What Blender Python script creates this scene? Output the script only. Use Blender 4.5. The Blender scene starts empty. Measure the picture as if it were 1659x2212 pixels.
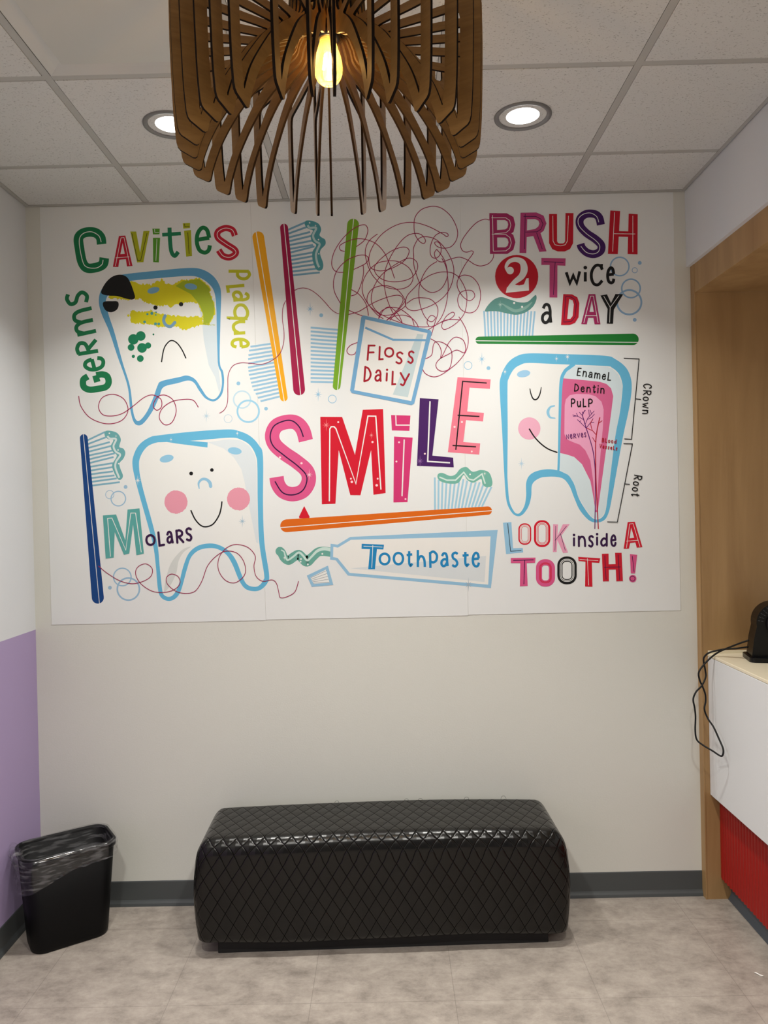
import bpy, math, random
from mathutils import Vector, Matrix
from mathutils.geometry import tessellate_polygon
random.seed(7)
SC = bpy.context.scene
COL = SC.collection
PI = math.pi

# ------------------------------------------------------------------ camera model (photogrammetry of the photo)
F, CX, CY = 1677.4939, 827.6872, 1106.6963
YAW, PITCH, ROLL = -0.0057, -0.0056, 0.0218
EYE = Vector((0, 0, 1.7238))
D = 3.3994          # back wall
CEIL = 3.0741       # ceiling height
WL = -1.5566        # left wall
WR = 1.325          # right wall (header above the opening)
TILE = 0.6096
G0 = -1.0227        # first ceiling runner
YC = D - 0.3822     # first cross runner

def ray(px, py):
    u = (px - CX) / F; v = (py - CY) / F
    c, s = math.cos(ROLL), math.sin(ROLL)
    x = u * c - v * s; z2 = -(u * s + v * c)
    Y = math.cos(PITCH) - z2 * math.sin(PITCH); Z = math.sin(PITCH) + z2 * math.cos(PITCH)
    return Vector((x * math.cos(YAW) + Y * math.sin(YAW), -x * math.sin(YAW) + Y * math.cos(YAW), Z))
def on_y(px, py, y):
    r = ray(px, py); return EYE + r * (y / r.y)

# ------------------------------------------------------------------ materials
def lin(c):
    def f(v):
        v /= 255.0
        return v / 12.92 if v <= 0.04045 else ((v + 0.055) / 1.055) ** 2.4
    return (f(c[0]), f(c[1]), f(c[2]), 1)
def new_mat(name):
    m = bpy.data.materials.new(name); m.use_nodes = True
    return m, m.node_tree.nodes, m.node_tree.links, m.node_tree.nodes['Principled BSDF']
MC = {}
def flat(rgb, rough=0.5, metal=0.0, spec=0.5, bump=0.0, bscale=400.0, var=0.0):
    """procedural paint: noise-driven tint and micro bump"""
    key = (rgb, rough, metal, spec, bump, bscale, var)
    if key in MC: return MC[key]
    m, N, L, P = new_mat('paint_%02x%02x%02x' % rgb)
    P.inputs['Roughness'].default_value = rough; P.inputs['Metallic'].default_value = metal
    P.inputs['Specular IOR Level'].default_value = spec
    tc = N.new('ShaderNodeTexCoord'); no = N.new('ShaderNodeTexNoise'); no.inputs['Scale'].default_value = 3.0
    L.new(tc.outputs['Object'], no.inputs['Vector'])
    mr = N.new('ShaderNodeMapRange'); mr.inputs['To Min'].default_value = 1 - var; mr.inputs['To Max'].default_value = 1 + var
    L.new(no.outputs['Fac'], mr.inputs['Value'])
    hs = N.new('ShaderNodeHueSaturation'); hs.inputs['Color'].default_value = lin(rgb)
    L.new(mr.outputs[0], hs.inputs['Value']); L.new(hs.outputs[0], P.inputs['Base Color'])
    if bump:
        n2 = N.new('ShaderNodeTexNoise'); n2.inputs['Scale'].default_value = bscale; n2.inputs['Detail'].default_value = 3
        L.new(tc.outputs['Object'], n2.inputs['Vector'])
        b = N.new('ShaderNodeBump'); b.inputs['Strength'].default_value = bump; b.inputs['Distance'].default_value = 0.002
        L.new(n2.outputs['Fac'], b.inputs['Height']); L.new(b.outputs[0], P.inputs['Normal'])
    MC[key] = m
    return m
def wood(name, c1, c2, scale=(3, 3, 40), rough=0.45, bump=0.05):
    m, N, L, P = new_mat(name)
    tc = N.new('ShaderNodeTexCoord'); mp = N.new('ShaderNodeMapping'); mp.inputs['Scale'].default_value = scale
    L.new(tc.outputs['Object'], mp.inputs['Vector'])
    n = N.new('ShaderNodeTexNoise'); n.inputs['Scale'].default_value = 1.0; n.inputs['Detail'].default_value = 6
    n.inputs['Roughness'].default_value = 0.6; n.inputs['Distortion'].default_value = 0.5
    L.new(mp.outputs[0], n.inputs['Vector'])
    cr = N.new('ShaderNodeValToRGB'); cr.color_ramp.elements[0].position = 0.3; cr.color_ramp.elements[0].color = lin(c1)
    cr.color_ramp.elements[1].position = 0.72; cr.color_ramp.elements[1].color = lin(c2)
    L.new(n.outputs['Fac'], cr.inputs['Fac']); L.new(cr.outputs[0], P.inputs['Base Color'])
    P.inputs['Roughness'].default_value = rough
    b = N.new('ShaderNodeBump'); b.inputs['Strength'].default_value = bump; b.inputs['Distance'].default_value = 0.001
    L.new(n.outputs['Fac'], b.inputs['Height']); L.new(b.outputs[0], P.inputs['Normal'])
    return m
def emit(name, rgb, strength):
    m = bpy.data.materials.new(name); m.use_nodes = True; N = m.node_tree.nodes; N.clear()
    e = N.new('ShaderNodeEmission'); e.inputs[0].default_value = lin(rgb); e.inputs[1].default_value = strength
    o = N.new('ShaderNodeOutputMaterial'); m.node_tree.links.new(e.outputs[0], o.inputs[0]); return m

M_wall = flat((214, 214, 206), 0.85, bump=0.12, bscale=160.0, var=0.012)
M_sheet = flat((227, 229, 228), 0.5, spec=0.35, bump=0.03, bscale=120.0)
M_white = flat((214, 217, 221), 0.8, bump=0.08, bscale=160.0)
M_tbar = flat((172, 171, 167), 0.5)
M_gap = flat((60, 60, 58), 0.9)
M_black = flat((5, 5, 6), 0.5, spec=0.3)

def ceiling_mat():
    m, N, L, P = new_mat('acoustic_tile')
    tc = N.new('ShaderNodeTexCoord')
    v = N.new('ShaderNodeTexNoise'); v.inputs['Scale'].default_value = 150; v.inputs['Detail'].default_value = 4
    mp = N.new('ShaderNodeMapping'); mp.inputs['Scale'].default_value = (1, 1.7, 1)
    L.new(tc.outputs['Object'], mp.inputs[0]); L.new(mp.outputs[0], v.inputs['Vector'])
    cr = N.new('ShaderNodeValToRGB'); e = cr.color_ramp.elements
    e[0].position = 0.30; e[0].color = lin((150, 149, 146)); e[1].position = 0.40; e[1].color = lin((204, 204, 202))
    L.new(v.outputs['Fac'], cr.inputs['Fac']); L.new(cr.outputs[0], P.inputs['Base Color'])
    b = N.new('ShaderNodeBump'); b.inputs['Strength'].default_value = 0.25; b.inputs['Distance'].default_value = 0.002
    L.new(v.outputs['Fac'], b.inputs['Height']); L.new(b.outputs[0], P.inputs['Normal'])
    P.inputs['Roughness'].default_value = 0.95; return m
M_ceil = ceiling_mat()

def floor_mat():
    m, N, L, P = new_mat('vinyl_stone_tile')
    tc = N.new('ShaderNodeTexCoord')
    def noise(s, d, r=0.6, dist=0.0, sc=(1, 1, 1)):
        mp = N.new('ShaderNodeMapping'); mp.inputs['Scale'].default_value = sc
        n = N.new('ShaderNodeTexNoise'); n.inputs['Scale'].default_value = s; n.inputs['Detail'].default_value = d
        n.inputs['Roughness'].default_value = r; n.inputs['Distortion'].default_value = dist
        L.new(tc.outputs['Object'], mp.inputs[0]); L.new(mp.outputs[0], n.inputs['Vector']); return n
    n1 = noise(7, 12, 0.78, 0.1, (1, 1.4, 1)); n2 = noise(20, 10, 0.8, 0.25, (1, 2.4, 1))
    cr = N.new('ShaderNodeValToRGB'); e = cr.color_ramp.elements
    e[0].position = 0.34; e[0].color = lin((126, 118, 110)); e[1].position = 0.66; e[1].color = lin((174, 165, 155))
    k = cr.color_ramp.elements.new(0.48); k.color = lin((152, 143, 134))
    L.new(n1.outputs['Fac'], cr.inputs['Fac'])
    c2 = N.new('ShaderNodeValToRGB'); e = c2.color_ramp.elements
    e[0].position = 0.33; e[0].color = (0.55, 0.53, 0.51, 1); e[1].position = 0.41; e[1].color = (1, 1, 1, 1)
    L.new(n2.outputs['Fac'], c2.inputs['Fac'])
    mx = N.new('ShaderNodeMixRGB'); mx.blend_type = 'MULTIPLY'; mx.inputs[0].default_value = 0.55
    L.new(cr.outputs[0], mx.inputs[1]); L.new(c2.outputs[0], mx.inputs[2])
    # tile joints every 0.504 m
    sp = N.new('ShaderNodeSeparateXYZ'); L.new(tc.outputs['Object'], sp.inputs[0])
    def joint(out, off):
        a = N.new('ShaderNodeMath'); a.operation = 'ADD'; a.inputs[1].default_value = off; L.new(out, a.inputs[0])
        d = N.new('ShaderNodeMath'); d.operation = 'DIVIDE'; d.inputs[1].default_value = 0.504; L.new(a.outputs[0], d.inputs[0])
        p = N.new('ShaderNodeMath'); p.operation = 'PINGPONG'; p.inputs[1].default_value = 0.5; L.new(d.outputs[0], p.inputs[0])
        g = N.new('ShaderNodeMath'); g.operation = 'LESS_THAN'; g.inputs[1].default_value = 0.0022; L.new(p.outputs[0], g.inputs[0]); return g
    jx = joint(sp.outputs['X'], 0.305); jy = joint(sp.outputs['Y'], -2.70 + 504 * 0.0)
    mxx = N.new('ShaderNodeMath'); mxx.operation = 'MAXIMUM'; L.new(jx.outputs[0], mxx.inputs[0]); L.new(jy.outputs[0], mxx.inputs[1])
    fa = N.new('ShaderNodeMath'); fa.operation = 'MULTIPLY'; fa.inputs[1].default_value = 0.45; L.new(mxx.outputs[0], fa.inputs[0])
    m2 = N.new('ShaderNodeMixRGB'); L.new(fa.outputs[0], m2.inputs[0]); L.new(mx.outputs[0], m2.inputs[1]); m2.inputs[2].default_value = lin((95, 88, 82))
    L.new(m2.outputs[0], P.inputs['Base Color']); P.inputs['Roughness'].default_value = 0.42
    b = N.new('ShaderNodeBump'); b.inputs['Strength'].default_value = 0.06; b.inputs['Distance'].default_value = 0.001
    L.new(n2.outputs['Fac'], b.inputs['Height']); L.new(b.outputs[0], P.inputs['Normal'])
    return m

def leather_mat():
    m, N, L, P = new_mat('quilted_leather')
    uv = N.new('ShaderNodeUVMap'); uv.uv_map = 'UVMap'
    sp = N.new('ShaderNodeSeparateXYZ'); L.new(uv.outputs[0], sp.inputs[0])
    def mth(op, a, b=None, v=None):
        n = N.new('ShaderNodeMath'); n.operation = op
        L.new(a, n.inputs[0])
        if b is not None: L.new(b, n.inputs[1])
        if v is not None: n.inputs[1].default_value = v
        return n.outputs[0]
    u = mth('DIVIDE', sp.outputs['X'], v=0.0545); w = mth('DIVIDE', sp.outputs['Y'], v=0.088)
    a = mth('PINGPONG', mth('ADD', u, w), v=0.5); b = mth('PINGPONG', mth('SUBTRACT', u, w), v=0.5)
    d = mth('MINIMUM', a, b)
    h1 = N.new('ShaderNodeMapRange'); h1.interpolation_type = 'SMOOTHERSTEP'; h1.inputs['From Max'].default_value = 0.10; L.new(d, h1.inputs['Value'])
    h2 = N.new('ShaderNodeMapRange'); h2.inputs['From Max'].default_value = 0.5; L.new(d, h2.inputs['Value'])
    h = mth('ADD', h1.outputs[0], h2.outputs[0])
    tc = N.new('ShaderNodeTexCoord')
    n = N.new('ShaderNodeTexNoise'); n.inputs['Scale'].default_value = 9; n.inputs['Detail'].default_value = 8; n.inputs['Roughness'].default_value = 0.7
    L.new(tc.outputs['Object'], n.inputs['Vector'])
    ns = mth('MULTIPLY', n.outputs['Fac'], v=0.45); hh = mth('ADD', h, ns)
    bp = N.new('ShaderNodeBump'); bp.inputs['Strength'].default_value = 0.6; bp.inputs['Distance'].default_value = 0.0017
    L.new(hh, bp.inputs['Height']); L.new(bp.outputs[0], P.inputs['Normal'])
    g = N.new('ShaderNodeMapRange'); g.inputs['From Min'].default_value = 0.008; g.inputs['From Max'].default_value = 0.032; L.new(d, g.inputs['Value'])
    mx = N.new('ShaderNodeMixRGB'); mx.inputs[1].default_value = lin((1, 1, 1)); L.new(g.outputs[0], mx.inputs[0])
    cr = N.new('ShaderNodeValToRGB'); e = cr.color_ramp.elements
    e[0].position = 0.35; e[0].color = lin((12, 11, 10)); e[1].position = 0.75; e[1].color = lin((20, 18, 14))
    L.new(n.outputs['Fac'], cr.inputs['Fac']); L.new(cr.outputs[0], mx.inputs[2]); L.new(mx.outputs[0], P.inputs['Base Color'])
    rr = N.new('ShaderNodeMapRange'); rr.inputs['To Min'].default_value = 0.18; rr.inputs['To Max'].default_value = 0.3; L.new(n.outputs['Fac'], rr.inputs['Value'])
    L.new(rr.outputs[0], P.inputs['Roughness']); L.new(mth('MULTIPLY', g.outputs[0], v=0.36), P.inputs['Specular IOR Level'])
    return m

# ------------------------------------------------------------------ mesh builder
class MB:
    def __init__(s): s.v = []; s.f = []; s.mi = []; s.mats = []
    def m(s, mat):
        if mat not in s.mats: s.mats.append(mat)
        return s.mats.index(mat)
    def add(s, vs, fs, mat):
        k = len(s.v); s.v += [tuple(v) for v in vs]; i = s.m(mat)
        for f in fs: s.f.append([k + q for q in f]); s.mi.append(i)
    def box(s, a, b, mat, bev=0.0):
        x0, y0, z0 = a; x1, y1, z1 = b
        vs = [(x, y, z) for x in (x0, x1) for y in (y0, y1) for z in (z0, z1)]
        s.add(vs, [(0, 1, 3, 2), (4, 6, 7, 5), (0, 4, 5, 1), (2, 3, 7, 6), (0, 2, 6, 4), (1, 5, 7, 3)], mat)
    def prism(s, loop, h0, h1, mat, ax='z', side=None, holes=()):
        """extrude a 2-D outline (with holes) between h0 and h1 along an axis"""
        side = side or mat
        def P(p, h):
            if ax == 'z': return (p[0], p[1], h)
            if ax == 'y': return (p[0], h, p[1])
            return (h, p[0], p[1])
        loops = [loop] + list(holes)
        flatp = [p for l in loops for p in l]
        tris = tessellate_polygon([[Vector((p[0], p[1], 0)) for p in l] for l in loops])
        n = len(flatp)
        s.add([P(p, h0) for p in flatp] + [P(p, h1) for p in flatp],
              [tuple(t) for t in tris] + [tuple(n + q for q in reversed(t)) for t in tris], mat)
        for l in loops:
            k = len(l)
            s.add([P(p, h0) for p in l] + [P(p, h1) for p in l], [(i, (i + 1) % k, k + (i + 1) % k, k + i) for i in range(k)], side)
    def lathe(s, prof, mat, c=(0, 0, 0), n=48, closed=False):
        vs = []; fs = []; k = len(prof)
        for j in range(n):
            a = 2 * PI * j / n
            for r, z in prof: vs.append((c[0] + r * math.cos(a), c[1] + r * math.sin(a), c[2] + z))
        for j in range(n):
            j2 = (j + 1) % n
            for i in range(k - 1 + (1 if closed else 0)):
                i2 = (i + 1) % k
                fs.append((j * k + i, j2 * k + i, j2 * k + i2, j * k + i2))
        s.add(vs, fs, mat)
    def tube(s, pts, r, mat, n=10):
        pts = [Vector(p) for p in pts]; vs = []; fs = []; up = Vector((0, 0, 1)); prev = None
        for i, p in enumerate(pts):
            t = (pts[min(i + 1, len(pts) - 1)] - pts[max(i - 1, 0)]).normalized()
            if prev is None:
                a = t.cross(up if abs(t.z) < 0.9 else Vector((1, 0, 0))).normalized()
            else:
                a = (prev - t * prev.dot(t)).normalized()
            prev = a; b = t.cross(a); rr = r[i] if isinstance(r, (list, tuple)) else r
            for q in range(n):
                an = 2 * PI * q / n; vs.append(p + a * rr * math.cos(an) + b * rr * math.sin(an))
        for i in range(len(pts) - 1):
            for q in range(n):
                q2 = (q + 1) % n; fs.append((i * n + q, i * n + q2, (i + 1) * n + q2, (i + 1) * n + q))
        fs.append(tuple(range(n - 1, -1, -1))); fs.append(tuple((len(pts) - 1) * n + q for q in range(n)))
        s.add(vs, fs, mat)
    def build(s, name, parent=None, smooth=False, loc=None, bevel=0.0):
        me = bpy.data.meshes.new(name); me.from_pydata(s.v, [], s.f)
        for mt in s.mats: me.materials.append(mt)
        for p, i in zip(me.polygons, s.mi): p.material_index = i; p.use_smooth = smooth
        me.update(); o = bpy.data.objects.new(name, me); COL.objects.link(o)
        if loc: o.location = loc
        if parent: o.parent = parent
        if bevel:
            b = o.modifiers.new('bevel', 'BEVEL'); b.width = bevel; b.segments = 2; b.limit_method = 'ANGLE'
        return o
def thing(name, label, cat, loc=(0, 0, 0), rz=0.0, group=None):
    o = bpy.data.objects.new(name, None); COL.objects.link(o); o.empty_display_size = 0.05
    o.location = loc; o.rotation_euler = (0, 0, rz); tag(o, label, cat, group); return o
def tag(o, label, cat, group=None):
    o['label'] = label; o['category'] = cat
    if group: o['group'] = group
    return o
def struct(o): o['kind'] = 'structure'; return o
def cr(pts, closed=False, n=8):
    """Catmull-Rom through points of any dimension"""
    out = []; m = len(pts)
    g = (lambda i: pts[i % m]) if closed else (lambda i: pts[max(0, min(m - 1, i))])
    for i in range(m if closed else m - 1):
        a, b, c, d = g(i - 1), g(i), g(i + 1), g(i + 2)
        for k in range(n):
            t = k / n
            out.append(tuple(0.5 * (2 * b[j] + (c[j] - a[j]) * t + (2 * a[j] - 5 * b[j] + 4 * c[j] - d[j]) * t * t + (-a[j] + 3 * b[j] - 3 * c[j] + d[j]) * t ** 3) for j in range(len(b))))
    if not closed: out.append(tuple(pts[-1]))
    return out

# ------------------------------------------------------------------ room shell
YB = -2.6; XA = 2.25
b = MB(); b.box((WL - 0.1, YB, -0.1), (XA + 0.1, D + 0.1, 0), floor_mat()); struct(b.build('floor'))
b = MB(); b.box((WL - 0.1, D, 0), (XA + 0.1, D + 0.1, CEIL + 0.05), M_wall); struct(b.build('wall_back'))
Mlav = flat((168, 150, 190), 0.75, bump=0.08, bscale=160.0)
b = MB(); HP = 1.2233
b.box((WL - 0.1, YB, HP), (WL, D, CEIL + 0.05), M_white); b.box((WL - 0.1, YB, 0), (WL, D, HP), Mlav)
struct(b.build('wall_left'))
b = MB(); b.box((WR, YB, 2.745), (WR + 0.12, D, CEIL + 0.05), M_white); struct(b.build('wall_right'))
M_maple = wood('maple_panel', (152, 118, 76), (178, 144, 98), (9, 9, 0.9))
b = MB(); b.box((1.3415, 3.357, 0), (1.3475, D, 2.747), M_maple); struct(b.build('trim_1', bevel=0.0008))
b = MB(); b.box((1.343, YB, 2.622), (1.365, 3.357, 2.747), M_maple); struct(b.build('trim_2', bevel=0.0008))
b = MB(); b.box((1.3475, 3.3585, 0), (XA, D, 2.747), M_maple); struct(b.build('wall_niche_end'))
b = MB(); b.box((1.365, YB, 2.622), (XA, 3.3585, 2.70), M_maple); struct(b.build('ceiling_niche'))
b = MB(); b.box((XA, YB, 0), (XA + 0.1, D, CEIL), M_white); struct(b.build('wall_niche_back'))

# ceiling: panels, grid
b = MB()
xs = [WL + 0.02] + [G0 + k * TILE for k in range(4)] + [WR - 0.015]
ys = [D - 0.018, YC] + [YC - TILE * k for k in range(1, 10)]
TZ = CEIL + 0.006
for i in range(len(xs) - 1):
    for j in range(len(ys) - 1):
        if i == 1 and j == 2: continue      # the light panel sits in this bay
        gx0 = 0.0135 if i else 0.0; gx1 = 0.0135 if i < len(xs) - 2 else 0.0
        gy0 = 0.0135 if j else 0.0
        b.box((xs[i] + gx0, ys[j + 1] + 0.0135, TZ - 0.004), (xs[i + 1] - gx1, ys[j] - gy0, TZ + 0.02), M_ceil)
ceil = struct(b.build('ceiling', bevel=0.002))
b = MB(); b.box((WL, YB, CEIL + 0.03), (WR + 0.1, D, CEIL + 0.06), M_gap); b.build('ceiling_backing', ceil)
b = MB()
for x in xs[1:-1]: b.box((x - 0.012, YB, CEIL + 0.0035), (x + 0.012, D - 0.018, CEIL + 0.009), M_tbar)
for y in ys[1:]:
    e = [WL + 0.02] + [q for x in xs[1:-1] for q in (x - 0.0123, x + 0.0123)] + [WR - 0.015]
    for k in range(0, len(e), 2): b.box((e[k], y - 0.012, CEIL + 0.004), (e[k + 1], y + 0.012, CEIL + 0.0085), M_tbar)
b.build('ceiling_grid', ceil)
b = MB()
b.box((WL, D - 0.018, CEIL), (WR, D - 0.0035, CEIL + 0.003), M_tbar); b.box((WL + 0.0035, YB, CEIL), (WL + 0.02, D - 0.018, CEIL + 0.003), M_tbar)
b.box((WR - 0.018, YB, CEIL), (WR - 0.0035, D - 0.018, CEIL + 0.003), M_tbar); b.build('wall_angle', ceil)

# baseboards (cove base with toe)
M_base = flat((72, 76, 77), 0.45, var=0.02)
def cove(name, axis, a0, a1, wallpos, sgn):
    pr = [(0, 0), (0.013, 0), (0.0125, 0.004), (0.0105, 0.012), (0.006, 0.020), (0.0035, 0.026), (0.0035, 0.104), (0.002, 0.1077), (0, 0.1077)]
    b = MB()
    if axis == 'x':
        b.add([(x, wallpos - p[0], p[1]) for x in (a0, a1) for p in pr], [(i, (i + 1) % 9, 9 + (i + 1) % 9, 9 + i) for i in range(9)] + [tuple(range(9)), tuple(range(17, 8, -1))], M_base)
    else:
        b.add([(wallpos + sgn * p[0], y, p[1]) for y in (a0, a1) for p in pr], [(i, (i + 1) % 9, 9 + (i + 1) % 9, 9 + i) for i in range(9)] + [tuple(range(9)), tuple(range(17, 8, -1))], M_base)
    return b.build(name)
struct(cove('baseboard_back', 'x', WL + 0.013, 1.3412, D, -1))
struct(cove('baseboard_left', 'y', YB, D, WL, 1))

# ------------------------------------------------------------------ flat troffer, downlights
t = thing('ceiling_light_panel', 'square unlit light panel with bevelled frame set in the ceiling grid, upper left', 'ceiling light', (G0 + TILE / 2, YC - 1.5 * TILE, CEIL))
Mp = flat((196, 195, 191), 0.4)
b = MB(); h = TILE / 2 - 0.0135
rings = [(h, 0.006), (h - 0.004, 0.0), (h - 0.03, 0.010), (h - 0.05, 0.016), (h - 0.057, 0.012), (h - 0.06, 0.002)]
for (r0, z0), (r1, z1) in zip(rings, rings[1:]):
    q0 = [(-r0, -r0, z0), (r0, -r0, z0), (r0, r0, z0), (-r0, r0, z0)]; q1 = [(-r1, -r1, z1), (r1, -r1, z1), (r1, r1, z1), (-r1, r1, z1)]
    b.add(q0 + q1, [(i, (i + 1) % 4, 4 + (i + 1) % 4, 4 + i) for i in range(4)], Mp)
b.build('frame', t)
b = MB(); q = h - 0.06; b.box((-q, -q, 0.002), (q, q, 0.02), flat((190, 189, 183), 0.3)); b.build('diffuser', t)

M_lens = emit('downlight_lens', (255, 252, 246), 6.0)
def downlight(x, y, label, pw=1.0):
    t = thing('recessed_downlight', label, 'downlight', (x, y, CEIL), 0, 'recessed downlights in the ceiling')
    b = MB(); b.lathe([(0.0995, 0.003), (0.0985, -0.003), (0.092, -0.005), (0.084, -0.003), (0.080, 0.006), (0.079, 0.002)], flat((118, 118, 118), 0.4, metal=0.2)); b.build('trim_ring', t, smooth=True)
    b = MB(); b.lathe([(0.080, 0.0035), (0.05, 0.0015), (0.001, 0.001)], M_lens); b.build('lens', t, smooth=True)
    l = bpy.data.lights.new('downlight_lamp', 'AREA'); l.shape = 'DISK'; l.size = 0.15; l.energy = LP * pw; l.color = (1.0, 0.975, 0.915)
    l.spread = math.radians(122)
    lo = bpy.data.objects.new('downlight_lamp', l); COL.objects.link(lo); lo.parent = t; lo.location = (0, 0, -0.008)
    return t
LP = 15.6
downlight(0.50, 2.712, 'round lit recessed downlight in the ceiling, right of the wooden pendant lamp')
downlight(-0.722, 2.712, 'round lit recessed downlight half hidden behind the left side of the pendant lamp')
for (x, y) in ((0.50, 0.6), (-0.722, 0.6), (0.50, -1.4), (-0.722, -1.4)):  # unseen rows added behind the camera, boosted to brighten lower wall and floor
    downlight(x, y, 'unseen recessed downlight added in the ceiling behind the viewer as extra room light', 2.0)

# ------------------------------------------------------------------ pendant lamp
LX, LY = -0.107, 1.68
CZ = 1.7238
LT = thing('pendant_lamp', 'wooden pendant lamp of slotted laser-cut fins with a glowing filament bulb, hanging from the ceiling', 'pendant lamp', (LX, LY, CEIL))
LT.scale = (0.985, 0.985, 1.0)
Lz = lambda z: z + CZ - CEIL      # height above the eye -> local
M_ply = wood('stained_plywood', (128, 92, 46), (162, 121, 66), (7, 7, 55), 0.5, 0.08)
M_burn = flat((24, 15, 9), 0.85, spec=0.12)
def fin():
    out = [(0.034, 1.12), (0.034, 1.035)]
    out += cr([(0.052, 1.030), (0.064, 1.008), (0.070, 0.990), (0.086, 0.976), (0.12, 0.959), (0.165, 0.930), (0.21, 0.884), (0.25, 0.828), (0.274, 0.777), (0.282, 0.750)], n=3)
    out += [(0.284, 0.743), (0.288, 0.740), (0.293, 0.7405), (0.319, 0.7545), (0.3235, 0.760)]
    out += cr([(0.3265, 0.770), (0.331, 0.82), (0.334, 0.90), (0.336, 0.98), (0.336, 1.062)], n=3)
    out += [(0.3345, 1.073), (0.329, 1.079), (0.322, 1.081), (0.318, 1.081), (0.312, 1.078), (0.309, 1.070), (0.309, 1.012), (0.306, 1.005), (0.300, 1.003)]
    out += cr([(0.22, 1.003), (0.14, 1.004), (0.112, 1.009), (0.095, 1.022), (0.086, 1.045), (0.082, 1.12)], n=3)
    hole = cr([(0.2985, 0.772), (0.3035, 0.82), (0.307, 0.90), (0.308, 0.965)], n=3)[:-1] + [(0.308, 0.967), (0.306, 0.978), (0.301, 0.984), (0.294, 0.986)]
    hole += cr([(0.22, 0.986), (0.150, 0.987), (0.146, 0.981), (0.165, 0.966), (0.203, 0.929), (0.2533, 0.860), (0.278, 0.819), (0.292, 0.785), (0.2965, 0.7715)], n=3)
    f = lambda l: [(r, Lz(z)) for r, z in l]
    b = MB(); b.prism(f(out), -0.0028, 0.0028, M_ply, 'y', M_burn, [f(hole)]); return b
proto = fin().build('fin', LT)
far = [-77, -61, -49.5, -38, -22, -10.3, -3.5, 12, 21.6, 34, 47.7, 57.6, 71, 84, 95, 105, 116, 128, 141, 153.6, 162.2, 174.3, -177.7, -166.5, -151.5, -143.4, -135.2, -125, -113, -101, -89]
for i, a in enumerate(far):
    o = proto if i == 0 else proto.copy()
    if i: COL.objects.link(o); o.parent = LT
    o.rotation_euler = (0, 0, math.radians(90 - a))
b = MB()
for z in (1.05, 1.10): b.lathe([(0.030, Lz(z)), (0.074, Lz(z)), (0.074, Lz(z + 0.004)), (0.030, Lz(z + 0.004))], M_burn, closed=True)
b.build('hub_ring', LT)
b = MB(); b.lathe([(0.0, Lz(1.075)), (0.019, Lz(1.073)), (0.021, Lz(1.036)), (0.0275, Lz(1.032)), (0.0285, Lz(1.016)), (0.024, Lz(1.010)), (0.019, Lz(1.010)), (0.017, Lz(1.012)), (0.0165, Lz(1.02))], flat((10, 10, 10), 0.3), n=32)
b.build('socket', LT, smooth=True)
b = MB(); b.tube([(0, 0, Lz(1.07)), (0, 0, -0.03)], 0.0035, M_black); b.build('cord', LT)
b = MB(); b.lathe([(0.0, -0.032), (0.01, -0.032), (0.055, -0.02), (0.06, 0.0), (0, 0)], M_black); b.build('canopy', LT, smooth=True)
# bulb
m, N, L, P = new_mat('amber_glass'); N.remove(P); o = N['Material Output']
tr = N.new('ShaderNodeBsdfTransparent'); tr.inputs[0].default_value = (1.0, 0.97, 0.87, 1)
gl = N.new('ShaderNodeBsdfGlossy'); gl.inputs['Roughness'].default_value = 0.05
fr = N.new('ShaderNodeFresnel'); fr.inputs[0].default_value = 1.5
no = N.new('ShaderNodeTexNoise'); no.inputs['Scale'].default_value = 20
mx = N.new('ShaderNodeMixShader'); L.new(fr.outputs[0], mx.inputs[0]); L.new(tr.outputs[0], mx.inputs[1]); L.new(gl.outputs[0], mx.inputs[2])
tl = N.new('ShaderNodeBsdfTranslucent'); tl.inputs[0].default_value = lin((255, 226, 150))
m2 = N.new('ShaderNodeMixShader'); mr = N.new('ShaderNodeMapRange'); mr.inputs['To Min'].default_value = 0.03; mr.inputs['To Max'].default_value = 0.07
L.new(no.outputs['Fac'], mr.inputs['Value']); L.new(mr.outputs[0], m2.inputs[0]); L.new(mx.outputs[0], m2.inputs[1]); L.new(tl.outputs[0], m2.inputs[2]); L.new(m2.outputs[0], o.inputs[0])
M_amber = m
b = MB(); prof = cr([(0.0165, 1.018), (0.018, 1.008), (0.0235, 0.988), (0.0290, 0.970), (0.0312, 0.952), (0.0300, 0.938), (0.0250, 0.926), (0.017, 0.918), (0.008, 0.9155), (0.0005, 0.915)], n=4)
b.lathe([(max(r, 0.0003), Lz(z)) for r, z in prof], M_amber, n=40); bulb = b.build('bulb', LT, smooth=True)
b = MB(); b.lathe([(0.0165, Lz(1.024)), (0.0165, Lz(1.010)), (0.012, Lz(1.004)), (0.004, Lz(1.0)), (0.0005, Lz(0.998))], flat((205, 150, 40), 0.3, metal=0.8), n=24); b.build('bulb_base', bulb, smooth=True)
b = MB(); Mf = emit('filament', (255, 225, 150), 60.0)
for k in range(4):
    a = PI / 4 + k * PI / 2; r0, r1 = 0.006, 0.011
    b.tube([(r0 * math.cos(a), r0 * math.sin(a), Lz(0.992)), (r1 * math.cos(a + .5), r1 * math.sin(a + .5), Lz(0.95))], 0.0030, Mf, 8)
b.build('filament', bulb)
pl = bpy.data.lights.new('bulb_lamp', 'POINT'); pl.energy = 15.0; pl.color = (1.0, 0.56, 0.17); pl.shadow_soft_size = 0.012
po = bpy.data.objects.new('bulb_lamp', pl); COL.objects.link(po); po.parent = LT; po.location = (0, 0, Lz(0.965))

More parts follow.
